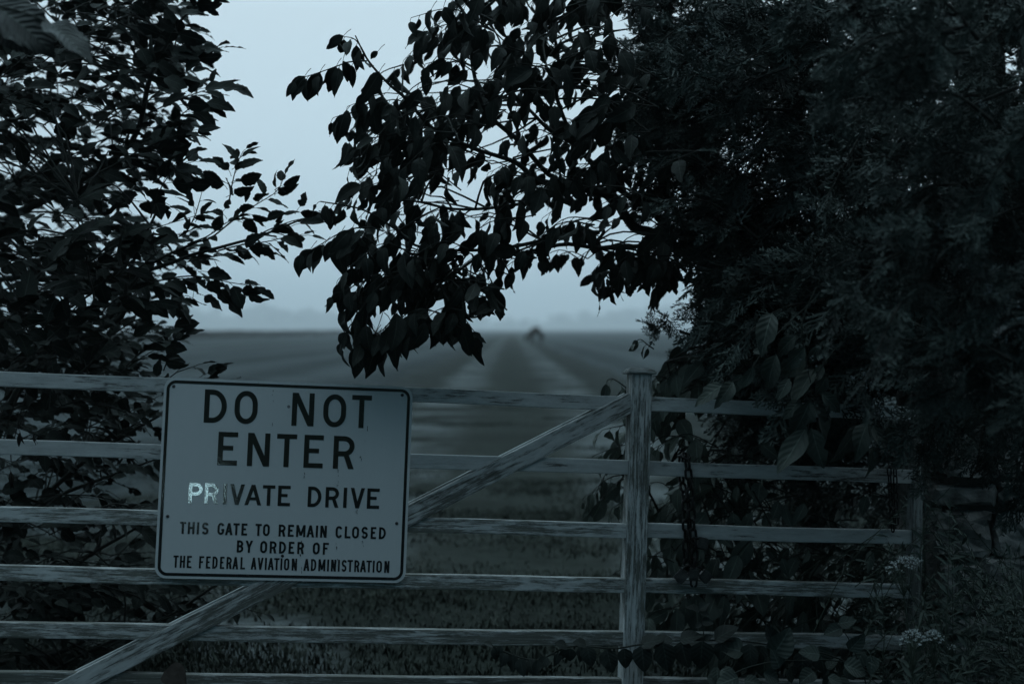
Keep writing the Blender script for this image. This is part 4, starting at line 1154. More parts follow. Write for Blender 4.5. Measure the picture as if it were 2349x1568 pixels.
for bx, by, tx, ty in ((1160, 640, 1230, 625), (1300, 610, 1290, 560), (1165, 850, 1330, 815), (1175, 885, 1225, 870), (1165, 940, 1270, 905), (1370, 640, 1495, 725), (1460, 600, 1630, 768), (1620, 610, 1770, 605), (1665, 640, 1800, 676), (1290, 655, 1375, 720), (1390, 480, 1550, 520), (1455, 440, 1455, 572), (1100, 1060, 1240, 1080), (1055, 1180, 1070, 1065), (1110, 1090, 1260, 1110), (1390, 1160, 1518, 1100), (1400, 1190, 1470, 1180), (1570, 1200, 1620, 1188), (1500, 320, 1660, 355), (1700, 300, 1842, 372), (1880, 260, 2020, 297)):
    d0 = mul.rng.uniform(4.65, 4.85)
    b_ = at(bx * .342, 459 + by * .342, d0); t_ = at(tx * .342, 459 + ty * .342, d0); dd_ = unit(t_ - b_)
    nn_ = np.array([0, -.75, 0.0]) + np.array([-dd_[2], 0, dd_[0]]) * mul.rng.choice([-1, 1]) * .7 + mul.rng.normal(0, .25, 3)
    mul.leaf(b_, dd_, nn_, np.linalg.norm(t_ - b_) * 1.05, .02, b_ - dd_ * .022 - np.array([.008, 0, .006]))
mul.build(root, M_MULB, M_BARK)

# --- ribbed leaves hanging into the top left corner
big = Plant('big', 4)
rootb = thing('overhanging_twig', 'twig with broad deeply ribbed leaves close by in the top left corner', 'branch', at(-60, 20, 3.3))
big.tubes.append((smooth_path([at(-240, -60, 3.4), at(-90, -10, 3.3), at(-25, 8, 3.25), at(60, 30, 3.22), at(112, 52, 3.2)], 12), .004, .0015))
def leaf_px(p, bx, by, tx, ty, d0, d1, face=(0, -1, .35), L=1.0):
    b = at(bx, by, d0); t = at(tx, ty, d1)
    p.leaf(b, unit(t - b), np.array(face, float), np.linalg.norm(t - b) * L)
leaf_px(big, -24, 8, 118, 84, 3.25, 3.15, (.25, -.75, .6), 1.05)
leaf_px(big, 108, 52, 208, 112, 3.2, 3.12, (.2, -.6, .8), 1.05)
leaf_px(big, -10, 30, 66, 116, 3.3, 3.25, (-.3, -1, -.2), 1.1)
leaf_px(big, -70, -20, 12, 60, 3.3, 3.2, (.1, -.8, .5), 1.05)
big.build(rootb, M_BIG, M_TWIG, 'leaves', 'stem')

# --- the drooping-leaved tree whose boughs come in from the right
dr = Plant('droop', 23)
roott = thing('broadleaf_tree', 'tree with drooping oval leaves, its boughs arching over the middle of the view', 'tree', (1.35, 6.3, 0))
TB = np.array([1.35, 6.3, 0.0])
fork = at(1760, 700, 5.9)
dr.limb([TB, at(1850, 1200, 6.3), at(1830, 900, 6.1), fork], .07, .05, 14)
l1 = dr.limb([fork, at(1652, 614, 5.6), at(1600, 588, 5.4), at(1547, 566, 5.25), at(1503, 535, 5.1), at(1451, 518, 5.0), at(1407, 456, 4.9), at(1345, 434, 4.85), at(1236, 414, 4.75), at(1185, 373, 4.7), at(1100, 345, 4.65), at(1041, 322, 4.6)], .030, .004, 40)
l2 = dr.limb([at(1547, 566, 5.25), at(1508, 496, 5.15), at(1464, 465, 5.1), at(1389, 408, 5.0), at(1319, 333, 4.9), at(1263, 300, 4.85), at(1213, 250, 4.8), at(1165, 202, 4.75)], .016, .004, 26)
l3 = dr.limb([at(1540, 560, 5.2), at(1516, 548, 5.1), at(1494, 561, 5.05), at(1430, 567, 5.0), at(1367, 568, 4.9), at(1295, 560, 4.8), at(1200, 580, 4.7), at(1100, 590, 4.6), at(1022, 641, 4.5), at(963, 637, 4.45), at(881, 634, 4.4)], .011, .003, 36)
l4 = dr.limb([at(1373, 533, 4.95), at(1295, 539, 4.85), at(1240, 553, 4.8), at(1186, 564, 4.7), at(1139, 572, 4.65), at(975, 570, 4.5), at(900, 520, 4.4), at(830, 480, 4.35), at(735, 462, 4.3)], .009, .002, 30)
l5 = dr.limb([at(1389, 408, 5.0), at(1277, 411, 4.85), at(1192, 325, 4.75), at(1116, 256, 4.65), at(1086, 164, 4.6), at(1075, 55, 4.55), at(1045, 0, 4.55), at(1020, -60, 4.55)], .010, .004, 30)
l6 = dr.limb([at(1319, 333, 4.9), at(1277, 222, 4.75), at(1281, 133, 4.7), at(1267, 68, 4.65), at(1260, 20, 4.65), at(1230, -40, 4.65)], .008, .003, 22)
l7 = dr.limb([at(1100, 345, 4.65), at(1000, 300, 4.55), at(931, 226, 4.5), at(890, 191, 4.45), at(843, 137, 4.4), at(815, 82, 4.35)], .008, .002, 24)
l8 = dr.limb([at(1300, 440, 4.8), at(1180, 470, 4.7), at(1050, 480, 4.6), at(940, 460, 4.5), at(860, 470, 4.45)], .007, .002, 20)
l9 = dr.limb([at(1600, 588, 5.4), at(1500, 380, 5.3), at(1440, 200, 5.2), at(1400, 60, 5.1), at(1380, -60, 5.1)], .014, .005, 22)
crownP = [(880, 130), (960, 115), (985, 40), (1010, -60), (1440, -60), (1440, 40), (1330, 35), (1395, 75), (1450, 120), (1480, 250), (1520, 330), (1540, 420), (1480, 440), (1400, 500), (1420, 545), (1330, 560), (1220, 540), (1130, 560), (1000, 560), (900, 545), (850, 510), (830, 440), (850, 400), (860, 330), (870, 290), (830, 280), (855, 210), (850, 170)]
CG = [(1360, 60, 40, 22, .1), (1200, 45, 18, 24, .2), (1130, 70, 20, 18, .2), (980, 155, 40, 10, .2), (1030, 195, 16, 18, .3), (1275, 95, 26, 14, .3), (1050, 405, 40, 14, .2), (1110, 425, 38, 22, .15), (1220, 372, 36, 22, .15), (1262, 335, 24, 18, .2), (1310, 435, 34, 18, .1), (1330, 365, 30, 26, .2), (1395, 290, 20, 40, .1), (1440, 345, 34, 22, .15), (1400, 420, 26, 18, .15), (1160, 455, 34, 16, .2), (1230, 470, 30, 16, .2), (1365, 470, 26, 12, .1), (960, 420, 18, 14, .3), (1065, 500, 22, 16, .2), (905, 265, 30, 14, .1), (1290, 250, 20, 14, .3)]
side = lambda x, y, r: (-1.0, r.normal(.0, .35))
fill(dr, crownP, 156, (4.25, 5.3), side, .096, (5, 7), .24, CG, .9, droop=.25)
lowerP = [(860, 560), (1140, 560), (1130, 620), (1090, 690), (1075, 740), (1000, 720), (940, 735), (900, 690), (860, 690), (820, 640)]
fill(dr, lowerP, 36, (4.2, 4.75), side, .10, (5, 7), .22, (), 1.0, droop=.35)
brP = [(1170, 560), (1500, 545), (1560, 590), (1560, 640), (1490, 625), (1400, 605), (1350, 590), (1260, 580), (1200, 610)]
fill(dr, brP, 26, (4.6, 5.2), side, .085, (4, 6), .2, (), 1.0, droop=.3)
rightP = [(1400, 100), (1620, 120), (1700, 300), (1700, 620), (1560, 600), (1480, 470), (1420, 330)]
fill(dr, rightP, 30, (4.9, 5.5), side, .09, (4, 6), .24, (), .7, droop=.3)
ptw(dr, [(843, 137), (826, 105), (810, 88), (785, 84)], 4.4, 6, .085)
ptw(dr, [(842, 140), (800, 142), (765, 155), (715, 172), (685, 180)], 4.35, 6, .088)
ptw(dr, [(880, 220), (850, 235), (815, 255), (790, 262), (765, 270)], 4.4, 5, .095)
ptw(dr, [(900, 190), (870, 180), (850, 185), (835, 200)], 4.4, 6, .095)
ptw(dr, [(930, 300), (890, 310), (850, 318), (820, 330)], 4.4, 6, .08)
ptw(dr, [(930, 350), (890, 358), (850, 362), (820, 372)], 4.4, 5, .075)
ptw(dr, [(830, 480), (790, 470), (755, 465), (735, 462)], 4.3, 6, .075)
ptw(dr, [(880, 530), (840, 520), (790, 530), (760, 545), (720, 570), (700, 575)], 4.3, 9, .095)
ptw(dr, [(860, 560), (840, 545), (815, 540), (800, 548)], 4.3, 4, .10)
ptw(dr, [(850, 640), (820, 650), (795, 665), (770, 672)], 4.3, 4, .085)
ptw(dr, [(860, 690), (845, 720), (838, 750), (830, 775)], 4.3, 4, .105, style='droop')
ptw(dr, [(920, 690), (900, 730), (880, 755), (862, 765)], 4.3, 6, .11)
ptw(dr, [(960, 690), (950, 720), (935, 745), (920, 760)], 4.35, 6, .105)
ptw(dr, [(1040, 680), (1060, 720), (1080, 750), (1095, 768)], 4.4, 6, .10)
ptw(dr, [(1100, 600), (1125, 640), (1140, 670), (1150, 690)], 4.45, 5, .085)
ptw(dr, [(1020, 690), (1030, 715), (1020, 735), (1000, 745)], 4.35, 5, .095)
def hang(bx, by, tx, ty, ox, oy, k):
    d0 = dr.rng.uniform(4.3, 4.42)
    b_ = at(ox + bx * k, oy + by * k, d0); t_ = at(ox + tx * k, oy + ty * k, d0 + dr.rng.uniform(-.03, .03))
    dd_ = unit(t_ - b_)
    dr.leaf(b_, dd_, np.array([dr.rng.normal(0, .4), -1, .2]), np.linalg.norm(t_ - b_) * 1.05, .02, b_ - dd_ * .012 + np.array([.012, 0, .014]))
for q in ((510, 850, 445, 1030), (590, 780, 505, 1000), (600, 800, 550, 1052), (650, 800, 600, 1025), (690, 760, 715, 990), (420, 525, 372, 670), (400, 530, 295, 635), (385, 200, 340, 480), (290, 260, 200, 412), (210, 285, 125, 410), (520, 215, 435, 405),
          (1230, 580, 1265, 695), (1250, 520, 1362, 652), (1140, 785, 1250, 830), (1100, 760, 1162, 915), (870, 620, 815, 830), (960, 690, 930, 800), (560, 560, 475, 680), (620, 430, 540, 545)):
    hang(*q, 631, 459, .3907)
for q in ((200, 510, 92, 660), (300, 485, 220, 668), (410, 445, 345, 625), (460, 240, 325, 315), (470, 760, 400, 936), (600, 690, 580, 878), (700, 480, 590, 700), (455, 410, 522, 550), (690, 345, 630, 398), (730, 840, 612, 898), (660, 920, 512, 1022), (770, 1125, 685, 1160), (580, 1240, 392, 1320), (990, 210, 860, 320), (1050, 60, 990, 205), (1130, 50, 1195, 180)):
    hang(*q, 631, 0, .342)
for stem in (((632, 660), (615, 715), (590, 778)), ((640, 660), (670, 690), (690, 760))):
    dr.tubes.append((smooth_path([at(631 + .3907 * x, 459 + .3907 * y, 4.36) for x, y in stem], 6), .0014, .0010))
dr.build(roott, M_DROOP, M_BARK, 'crown', 'trunk')

# --- the cedar at the right
def spray_template(rng):
    V, Q = [], []
    def ribbon(a, b, c, wd, nrm):
        base = len(V)
        for p, s in ((a, 1.0), (b, .95), (c, .35)):
            t = unit(c - a); sd = unit(np.cross(t, nrm)) * wd * s / 2
            V.append(p - sd); V.append(p + sd)
        Q.append((base, base + 1, base + 3, base + 2)); Q.append((base + 2, base + 3, base + 5, base + 4))
    ax = lambda t: np.array([t, .05 * math.sin(3 * t), -.22 * t * t])
    up_ = np.array([0, 0, 1.0])
    for k in range(4): ribbon(ax(k / 4), ax((k + .5) / 4), ax((k + 1) / 4), .038, up_ + rng.normal(0, .3, 3))
    nb = 13
    for k in range(nb):
        t = .08 + .88 * k / nb; s = 1 if k % 2 else -1
        bl = (.40 * (1 - t) ** .8 + .09) * rng.uniform(.75, 1.2)
        d = unit(np.array([.85, s * .75, rng.normal(0, .22)]))
        a = ax(t); c = a + d * bl + np.array([0, 0, -.12 * bl]); m = (a + c) / 2 + np.array([0, 0, .03 * bl])
        ribbon(a, m, c, .036, up_ + rng.normal(0, .7, 3))
        for j in range(5):
            f = .22 + .16 * j; s2 = 1 if j % 2 else -1
            d2 = unit(d + s2 * .85 * np.cross(up_, d) + rng.normal(0, .25, 3))
            a2 = a + (c - a) * f; l2 = (.10 * (1 - f) + .055) * rng.uniform(.8, 1.3)
            ribbon(a2, a2 + d2 * l2 * .5, a2 + d2 * l2, .036, up_ + rng.normal(0, .9, 3))
    return np.array(V), np.array(Q)
class Cedar:
    def __init__(self, seed):
        self.rng = np.random.default_rng(seed); self.tpl = [spray_template(self.rng) for _ in range(8)]
        self.V, self.Q, self.base, self.tubes, self.berries = [], [], 0, [], []
    def sprays(self, P, D, L):
        rng = self.rng; n = len(P)
        X = unit(D); Z = np.array([0, -.25, 1.0]) + rng.normal(0, .55, (n, 3))
        Z = unit(Z - (Z * X).sum(1, keepdims=True) * X); Y = np.cross(Z, X)
        pick = rng.integers(0, len(self.tpl), n)
        for k, (tv, tq) in enumerate(self.tpl):
            m = np.nonzero(pick == k)[0]
            if not len(m): continue
            v = P[m][:, None] + L[m][:, None, None] * (X[m][:, None] * tv[None, :, 0:1] + Y[m][:, None] * tv[None, :, 1:2] + Z[m][:, None] * tv[None, :, 2:3])
            self.V.append(v.reshape(-1, 3)); self.Q.append((tq[None] + (np.arange(len(m)) * len(tv))[:, None, None] + self.base).reshape(-1, 4)); self.base += len(m) * len(tv)
    def bough(self, b, v, l, ns, L, r0=.006):
        """a drooping bough set with sprays on both sides"""
        rng = self.rng
        e = b + v * l + np.array([0, 0, -.25 * l]); m = b + v * l * .5
        p = smooth_path([b, m, e], 10); self.tubes.append((p, r0, .0015))
        t = rng.uniform(.05, 1, ns); i = np.minimum((t * 9).astype(int), 8)
        pos = p[i] + (p[i + 1] - p[i]) * (t * 9 - i)[:, None]
        tg = unit(p[i + 1] - p[i])
        D = tg * rng.uniform(.4, 1.0, (ns, 1)) + rng.normal(0, .55, (ns, 3)) + np.array([0, 0, -.18])
        self.sprays(pos, D, L * rng.uniform(.6, 1.2, ns))
    def region(self, poly, n, dr_, dirf, l, ns, L, gaps=()):
        S = sample_poly(poly, n, self.rng, gaps)
        for x, y in S:
            d = self.rng.uniform(*dr_); dx, dz = dirf(self.rng)
            v = unit(np.array([dx, self.rng.normal(-.25, .5), dz])); ll = l * self.rng.uniform(.6, 1.3)
            self.bough(at(x, y, d) - v * ll * .6, v, ll, ns, L)
    def add_berries(self, poly, n, dr_):
        for x, y in sample_poly(poly, n, self.rng):
            c = at(x, y, self.rng.uniform(*dr_))
            for _ in range(self.rng.integers(4, 10)): self.berries.append(c + self.rng.normal(0, .013, 3))
    def build(self, root, mat):
        loc = np.array(root.location)
        link('crown', mesh_np('crown', np.concatenate(self.V) - loc, np.concatenate(self.Q)), mat, root)
        v, q = tubes_mesh(self.tubes); link('trunk', mesh_np('trunk', v - loc, q, smooth=True), M_BARK, root)
        if self.berries:
            bm = bmesh.new(); bmesh.ops.create_icosphere(bm, subdivisions=1, radius=1)
            tv = np.array([a.co[:] for a in bm.verts]); tf = np.array([[a.index for a in f.verts] for f in bm.faces]); bm.free()
            B = np.array(self.berries); s = .0032 * self.rng.uniform(.8, 1.35, len(B))[:, None, None]
            v = (B[:, None] + s * tv[None]).reshape(-1, 3); f = (tf[None] + (np.arange(len(B)) * len(tv))[:, None, None]).reshape(-1, 3)
            link('berries', mesh_np('berries', v - loc, tris=f, smooth=True), M_BERRY, root)
lft = lambda r: (-1.0, r.normal(-.05, .4))
ced = Cedar(31)
rootc = thing('cedar_tree', 'dense dark cedar with scale leaves and small pale berries, filling the right side', 'tree', (2.1, 6.2, 0))
CB = np.array([2.1, 6.2, 0.0])
ced.tubes.append((smooth_path([CB, CB + [.02, 0, 1.2], CB + [-.03, .05, 2.6], CB + [0, 0, 4.2]], 16), .15, .08))
for (x, y, d) in ((1560, 180, 5.2), (1620, 420, 5.0), (1700, 620, 4.9), (1650, 60, 5.1), (1900, 300, 4.8), (1800, 800, 5.0), (1700, 950, 5.6), (2000, 500, 4.6), (1560, 760, 5.4)):
    e = at(x, y, d); b = CB + np.array([0, 0, max(.5, e[2] - .25)])
    ced.tubes.append((smooth_path([b, (b + e) / 2 + np.array([0, 0, -.06]), e], 12), .03, .006))
backP = [(1530, -80), (2480, -80), (2480, 1060), (2000, 1050), (1720, 960), (1710, 800), (1720, 700), (1690, 560), (1600, 420), (1550, 250)]
GAP = [(1720, 285, 26, 16, .25), (1660, 340, 20, 30, .25), (1840, 285, 16, 12, .2), (1770, 390, 22, 14, .3), (1990, 430, 60, 45, .3), (1930, 400, 22, 30, .25), (1600, 350, 24, 30, .25), (2050, 290, 24, 20, .4), (1700, 330, 24, 12, .3), (1560, 160, 22, 20, .3), (2280, 290, 30, 26, .4)]
ced.region(backP, 170, (5.2, 6.6), lft, .42, 16, .19, GAP)
ced.region([(1500, -80), (2050, -80), (2050, 700), (1800, 780), (1730, 720), (1700, 600), (1600, 440), (1520, 250)], 105, (4.5, 5.3), lft, .34, 14, .15, GAP)
ced.region([(1470, 60), (1560, 60), (1580, 330), (1620, 480), (1700, 600), (1720, 700), (1680, 690), (1630, 560), (1550, 400), (1470, 240)], 34, (4.8, 5.6), lft, .26, 10, .13)
ced.region([(1440, -80), (1540, -80), (1560, 100), (1480, 110)], 12, (5.0, 5.5), lft, .22, 8, .12)
ced.region([(1650, 560), (2100, 540), (2100, 860), (1960, 880), (1800, 800), (1730, 740)], 55, (4.3, 4.9), lft, .32, 14, .15)
ced.region([(1950, -80), (2480, -80), (2480, 900), (2150, 880), (2000, 700), (1960, 300)], 90, (3.3, 4.2), lft, .30, 17, .115, GAP)
ced.region([(2040, 850), (2349, 800), (2480, 800), (2480, 1060), (2250, 1020), (2150, 960), (2060, 910)], 26, (3.9, 4.4), lambda r: (-.5, r.normal(-.6, .4)), .26, 13, .13)
ced.region([(1590, 960), (1960, 960), (1980, 1080), (1880, 1100), (1760, 1080), (1640, 1030)], 17, (5.2, 6.0), lambda r: (-.5, r.normal(-.8, .3)), .25, 12, .13)
ced.region([(1640, 740), (1780, 700), (1820, 900), (1720, 940), (1660, 880)], 24, (5.3, 6.2), lft, .3, 12, .15)
ced.region([(1800, 1080), (2080, 1080), (2080, 1330), (1960, 1330), (1880, 1240)], 10, (5.6, 6.6), lambda r: (-.6, r.normal(-.5, .4)), .3, 12, .16)
for pts in (((1500, 775), (1530, 745), (1505, 735)), ((1540, 740), (1560, 725), (1520, 728)), ((1590, 720), (1600, 690), (1585, 676)), ((1450, 250), (1420, 240), (1396, 235)), ((1450, 320), (1425, 310), (1398, 305)), ((1470, 290), (1430, 275), (1400, 268))):
    a = at(*pts[0], 5.1); e = at(*pts[2], 5.0)
    ced.bough(a, unit(e - a), np.linalg.norm(e - a), 9, .085, .003)
ced.add_berries([(1560, 60), (1680, 40), (1700, 200), (1620, 260), (1570, 180)], 26, (4.5, 4.8))
ced.add_berries([(1700, 250), (2000, 300), (1950, 800), (1800, 780), (1700, 480)], 30, (4.3, 4.8))
ced.add_berries([(1850, 820), (2100, 800), (2080, 950), (1950, 960)], 16, (4.0, 4.4))
ced.add_berries([(2050, 200), (2340, 200), (2340, 850), (2150, 850)], 26, (3.3, 4.0))
ced.build(rootc, M_CEDAR)

# --- saplings behind the gate, right of the stile
sap = Plant('droop', 41)
roots = thing('broadleaf_sapling', 'leafy sapling of large hanging leaves behind the capped gate stile', 'shrub', (.75, 5.5, 0))
SB = np.array([.75, 5.5, 0.0])
sap.limb([SB, at(1610, 1400, 5.4), at(1600, 1100, 5.3), at(1560, 950, 5.2), at(1530, 830, 5.1)], .012, .003, 18)
sap.limb([SB, at(1560, 1300, 5.3), at(1500, 1150, 5.2), at(1440, 1050, 5.1)], .009, .003, 14)
sap.limb([SB, at(1680, 1350, 5.4), at(1690, 1130, 5.3), at(1620, 1075, 5.2), at(1540, 1060, 5.1)], .009, .003, 14)
sapP = [(1500, 790), (1560, 770), (1640, 790), (1640, 880), (1590, 930), (1520, 930), (1480, 880)]
fill(sap, sapP, 20, (4.85, 5.4), side, .115, (4, 6), .24, (), 1, droop=.3)
fill(sap, [(1490, 960), (1580, 950), (1560, 1010), (1500, 1030)], 3, (4.9, 5.3), side, .10, (3, 4), .2, (), 1, droop=.3)
fill(sap, [(1500, 1085), (1720, 1080), (1700, 1190), (1500, 1200)], 16, (4.85, 5.4), side, .115, (3, 5), .24, (), 1, droop=.3)
fill(sap, [(1480, 1240), (1760, 1240), (1760, 1320), (1480, 1330)], 15, (4.85, 5.5), side, .115, (3, 5), .24, (), 1, droop=.3)
fill(sap, [(1490, 1360), (1900, 1350), (1900, 1400), (1500, 1420)], 15, (4.85, 5.5), side, .13, (3, 5), .24, (), 1, droop=.3)
ptw(sap, [(1500, 800), (1485, 790), (1470, 778), (1455, 785)], 5.0, 6, .06)
ptw(sap, [(1450, 900), (1425, 880), (1405, 868), (1395, 870)], 5.0, 4, .08)
ptw(sap, [(1470, 960), (1430, 975), (1405, 980), (1385, 985)], 5.0, 4, .11)
ptw(sap, [(1470, 1000), (1440, 1010), (1410, 1030)], 5.0, 3, .12)
ptw(sap, [(1450, 1090), (1415, 1090), (1390, 1100), (1365, 1120)], 5.0, 4, .095)
ptw(sap, [(1460, 1150), (1430, 1150), (1405, 1165)], 5.0, 3, .10)
fill(sap, [(1500, 800), (1640, 800), (1640, 1300), (1500, 1340)], 16, (4.85, 5.2), side, .105, (4, 6), .22, [(1560, 1000, 40, 60, .2)], .9, droop=.3)
fill(sap, [(1400, 960), (1450, 960), (1440, 1220), (1390, 1180)], 6, (4.9, 5.1), side, .10, (3, 4), .2, (), .8, droop=.3)
fill(sap, [(1500, 930), (1640, 930), (2000, 1100), (2000, 1340), (1500, 1340)], 34, (4.85, 5.3), side, .085, (4, 6), .24, [(1640, 960, 90, 50, .1), (1800, 1110, 70, 30, .2), (1550, 1080, 30, 40, .3)], .7, droop=.3)
sap.build(roots, M_SAP, M_BARK, 'foliage', 'stems')

# --- leafy shoots hanging in front of the top rail
vin = Plant('droop', 52)
rootv = thing('hanging_shoot', 'shoot of big pointed leaves hanging in front of the two upper rails', 'branch', at(1860, 760, 4.2))
def zv(x, y): return 1434 + x * .26855, 717 + y * .26855
def vtube(pts, d, r0=.0022, r1=.0014): vin.tubes.append((smooth_path([at(*zv(*p), d) for p in pts], 10), r0, r1))
vtube([(1700, -350), (1560, -60), (1500, 150), (1545, 330), (1555, 480), (1600, 690), (1562, 960), (1585, 1000)], 4.22)
vtube([(1560, -60), (1310, 170), (1190, 310), (1090, 465), (990, 560), (840, 615)], 4.25)
vtube([(2300, 500), (2150, 800), (2080, 960), (2115, 1140)], 4.2)
vtube([(1800, 300), (1690, 450), (1620, 560)], 4.2, .002, .001)
for bx, by, tx, ty in ((845, 612, 580, 765), (918, 588, 810, 778), (990, 520, 925, 705), (1092, 462, 1015, 645), (1290, 355, 1185, 690), (1535, 300, 1325, 520), (1540, 395, 1335, 560), (1620, 480, 1385, 800), (1690, 440, 1600, 610),
                       (1580, 750, 1430, 1110), (1590, 745, 1790, 1130), (1590, 985, 1690, 1330), (1540, 990, 1330, 1360), (1470, 1120, 1310, 1320), (1680, 690, 1855, 850), (1990, 960, 1835, 1280), (2070, 940, 1950, 1210), (2115, 960, 2240, 1220),
                       (2118, 1130, 2095, 1410), (1255, 5, 1145, 305), (1460, 195, 1265, 360), (1650, 285, 1555, 440), (1090, 335, 1220, 315), (1400, 560, 1310, 740), (1500, 740, 1370, 890), (1720, 540, 1640, 720), (2250, 940, 2330, 1180)):
    d0 = vin.rng.uniform(4.15, 4.28)
    leaf_px(vin, *zv(bx, by), *zv(tx, ty), d0, d0 - vin.rng.uniform(-.04, .06), (vin.rng.normal(0, .45), -1, vin.rng.normal(.45, .3)), 1.06)
vin.build(rootv, M_VINE, M_TWIG, 'leaves', 'stem')

# --- the creeper along the fifth rail
cre = Plant('heart', 61)
rootk = thing('creeping_vine', 'creeper with a row of hanging heart-shaped leaves along the lower rail', 'vine', at(1480, 1480, 4.3))
ST = [(1128, 1478), (1134, 1483), (1166, 1497), (1198, 1508), (1236, 1513), (1268, 1497), (1301, 1483), (1341, 1481), (1408, 1486), (1462, 1478), (1502, 1473), (1542, 1469), (1609, 1467), (1669, 1468), (1728, 1472), (1786, 1482), (1815, 1486), (1900, 1500), (1990, 1540)]
DK = 4.40
cre.tubes.append((smooth_path([at(x, y, DK) for x, y in ST], 50), .0030, .0026))
for x, y, l in ((1134, 1483, 34), (1158, 1494, 36), (1172, 1498, 44), (1150, 1478, 24), (1196, 1508, 44), (1215, 1510, 38), (1232, 1512, 36), (1255, 1504, 30), (1278, 1495, 34), (1292, 1486, 30), (1308, 1484, 36), (1330, 1480, 40), (1348, 1480, 52), (1395, 1486, 60), (1433, 1484, 52), (1472, 1479, 66), (1523, 1472, 70), (1562, 1469, 66), (1612, 1468, 72), (1655, 1470, 48), (1720, 1474, 62), (1748, 1478, 46), (1790, 1485, 52), (1840, 1492, 55)):
    d0 = DK - cre.rng.uniform(.0, .03)
    leaf_px(cre, x + cre.rng.normal(0, 2), y + 2, x + cre.rng.normal(0, 7), y + l, d0, d0 - cre.rng.uniform(-.01, .02), (cre.rng.normal(0, .35), -1, .15), 1.0)
for x, y, tx, ty in ((1130, 1480, 1112, 1470), (1300, 1482, 1275, 1470), (1345, 1480, 1318, 1466), (1470, 1478, 1520, 1458), (1560, 1468, 1612, 1448), (1640, 1467, 1690, 1430), (1500, 1473, 1545, 1462), (1790, 1480, 1805, 1440), (1775, 1478, 1760, 1430)):
    leaf_px(cre, x, y, tx, ty, DK, DK - .02, (cre.rng.normal(0, .4), -.6, .9), 1.0)
cre.tubes.append((smooth_path([at(1616, 1467, DK), at(1611, 1430, DK), at(1604, 1398, DK)], 6), .0018, .0012))
for x, y, tx, ty in ((1604, 1400, 1572, 1392), (1604, 1398, 1628, 1380), (1606, 1402, 1630, 1408), (1609, 1425, 1638, 1424), (1608, 1428, 1596, 1440), (1616, 1466, 1592, 1458), (1617, 1466, 1634, 1454)):
    leaf_px(cre, x, y, tx, ty, DK, DK - .01, (.2, -.7, .8), 1.0)
cre.build(rootk, M_VINE2, M_TWIG, 'leaves', 'stem')

cr2 = Plant('heart', 67)
rootk2 = thing('creeping_vine', 'tangle of vine with folded veined leaves low on the right, below the lower rail', 'vine', at(1800, 1560, 4.25))
cr2.tubes.append((smooth_path([at(1560, 1600, 4.25), at(1680, 1545, 4.25), at(1728, 1526, 4.25), at(1786, 1515, 4.25), at(1833, 1514, 4.25), at(1918, 1514, 4.25), at(2020, 1540, 4.25)], 20), .0028, .002))
cr2.tubes.append((smooth_path([at(2000, 1640, 4.25), at(1985, 1560, 4.25), at(1950, 1470, 4.25), at(1920, 1430, 4.25), at(1900, 1415, 4.25)], 12), .002, .001))
S = sample_poly([(1560, 1545), (1680, 1500), (1760, 1470), (1960, 1480), (2060, 1530), (2060, 1640), (1540, 1640)], 62, cr2.rng)
for x, y in S:
    d0 = cr2.rng.uniform(4.15, 4.5); l = cr2.rng.uniform(40, 70); a = cr2.rng.normal(-1.4, .7)
    leaf_px(cr2, x, y, x + l * math.cos(a), y - l * math.sin(a), d0, d0 - cr2.rng.uniform(-.03, .04), (cr2.rng.normal(0, .5), -1, cr2.rng.uniform(.0, 1.0)), 1.0)
for x, y, tx, ty in ((1775, 1500, 1815, 1440), (1788, 1530, 1770, 1480), (1880, 1500, 1835, 1492), (1948, 1490, 1985, 1452), (1925, 1430, 1965, 1420), (1930, 1440, 1890, 1455)):
    leaf_px(cr2, x, y, tx, ty, 4.22, 4.2, (.2, -1, .5), 1.0)
cr2.build(rootk2, M_VINE, M_TWIG, 'leaves', 'stem')

# --- narrow-leaved shrub behind the lower rails
lan = Plant('lance', 71)
rootl = thing('narrow_leaved_shrub', 'shrub with pale narrow leaves behind the lower rails at the right', 'shrub', (1.25, 5.3, 0))
LB = np.array([1.25, 5.3, 0.0])
lan.limb([LB, at(1900, 1480, 5.2), at(1860, 1380, 5.1)], .008, .003, 10)
lan.limb([LB, at(1800, 1490, 5.2), at(1750, 1420, 5.1)], .008, .003, 10)
lan.limb([LB, at(1960, 1450, 5.2), at(1980, 1330, 5.1)], .008, .003, 10)
fill(lan, [(1660, 1450), (1760, 1360), (2040, 1340), (2060, 1480), (1700, 1490)], 44, (4.85, 5.3), lambda x, y, r: (-.8, r.normal(-.2, .5)), .125, (5, 8), .26, (), .8, droop=.3)
fill(lan, [(1720, 1250), (2040, 1240), (2040, 1300), (1720, 1310)], 26, (5.0, 5.6), lambda x, y, r: (-.8, r.normal(.2, .6)), .07, (6, 9), .24, (), .6, droop=.2)
fill(lan, [(1740, 1090), (1860, 1090), (1850, 1200), (1760, 1190)], 7, (5.2, 5.7), lambda x, y, r: (.2, r.normal(.6, .3)), .07, (6, 9), .26, (), .6)
lan.build(rootl, M_LANCE, M_STEM, 'foliage', 'stems')

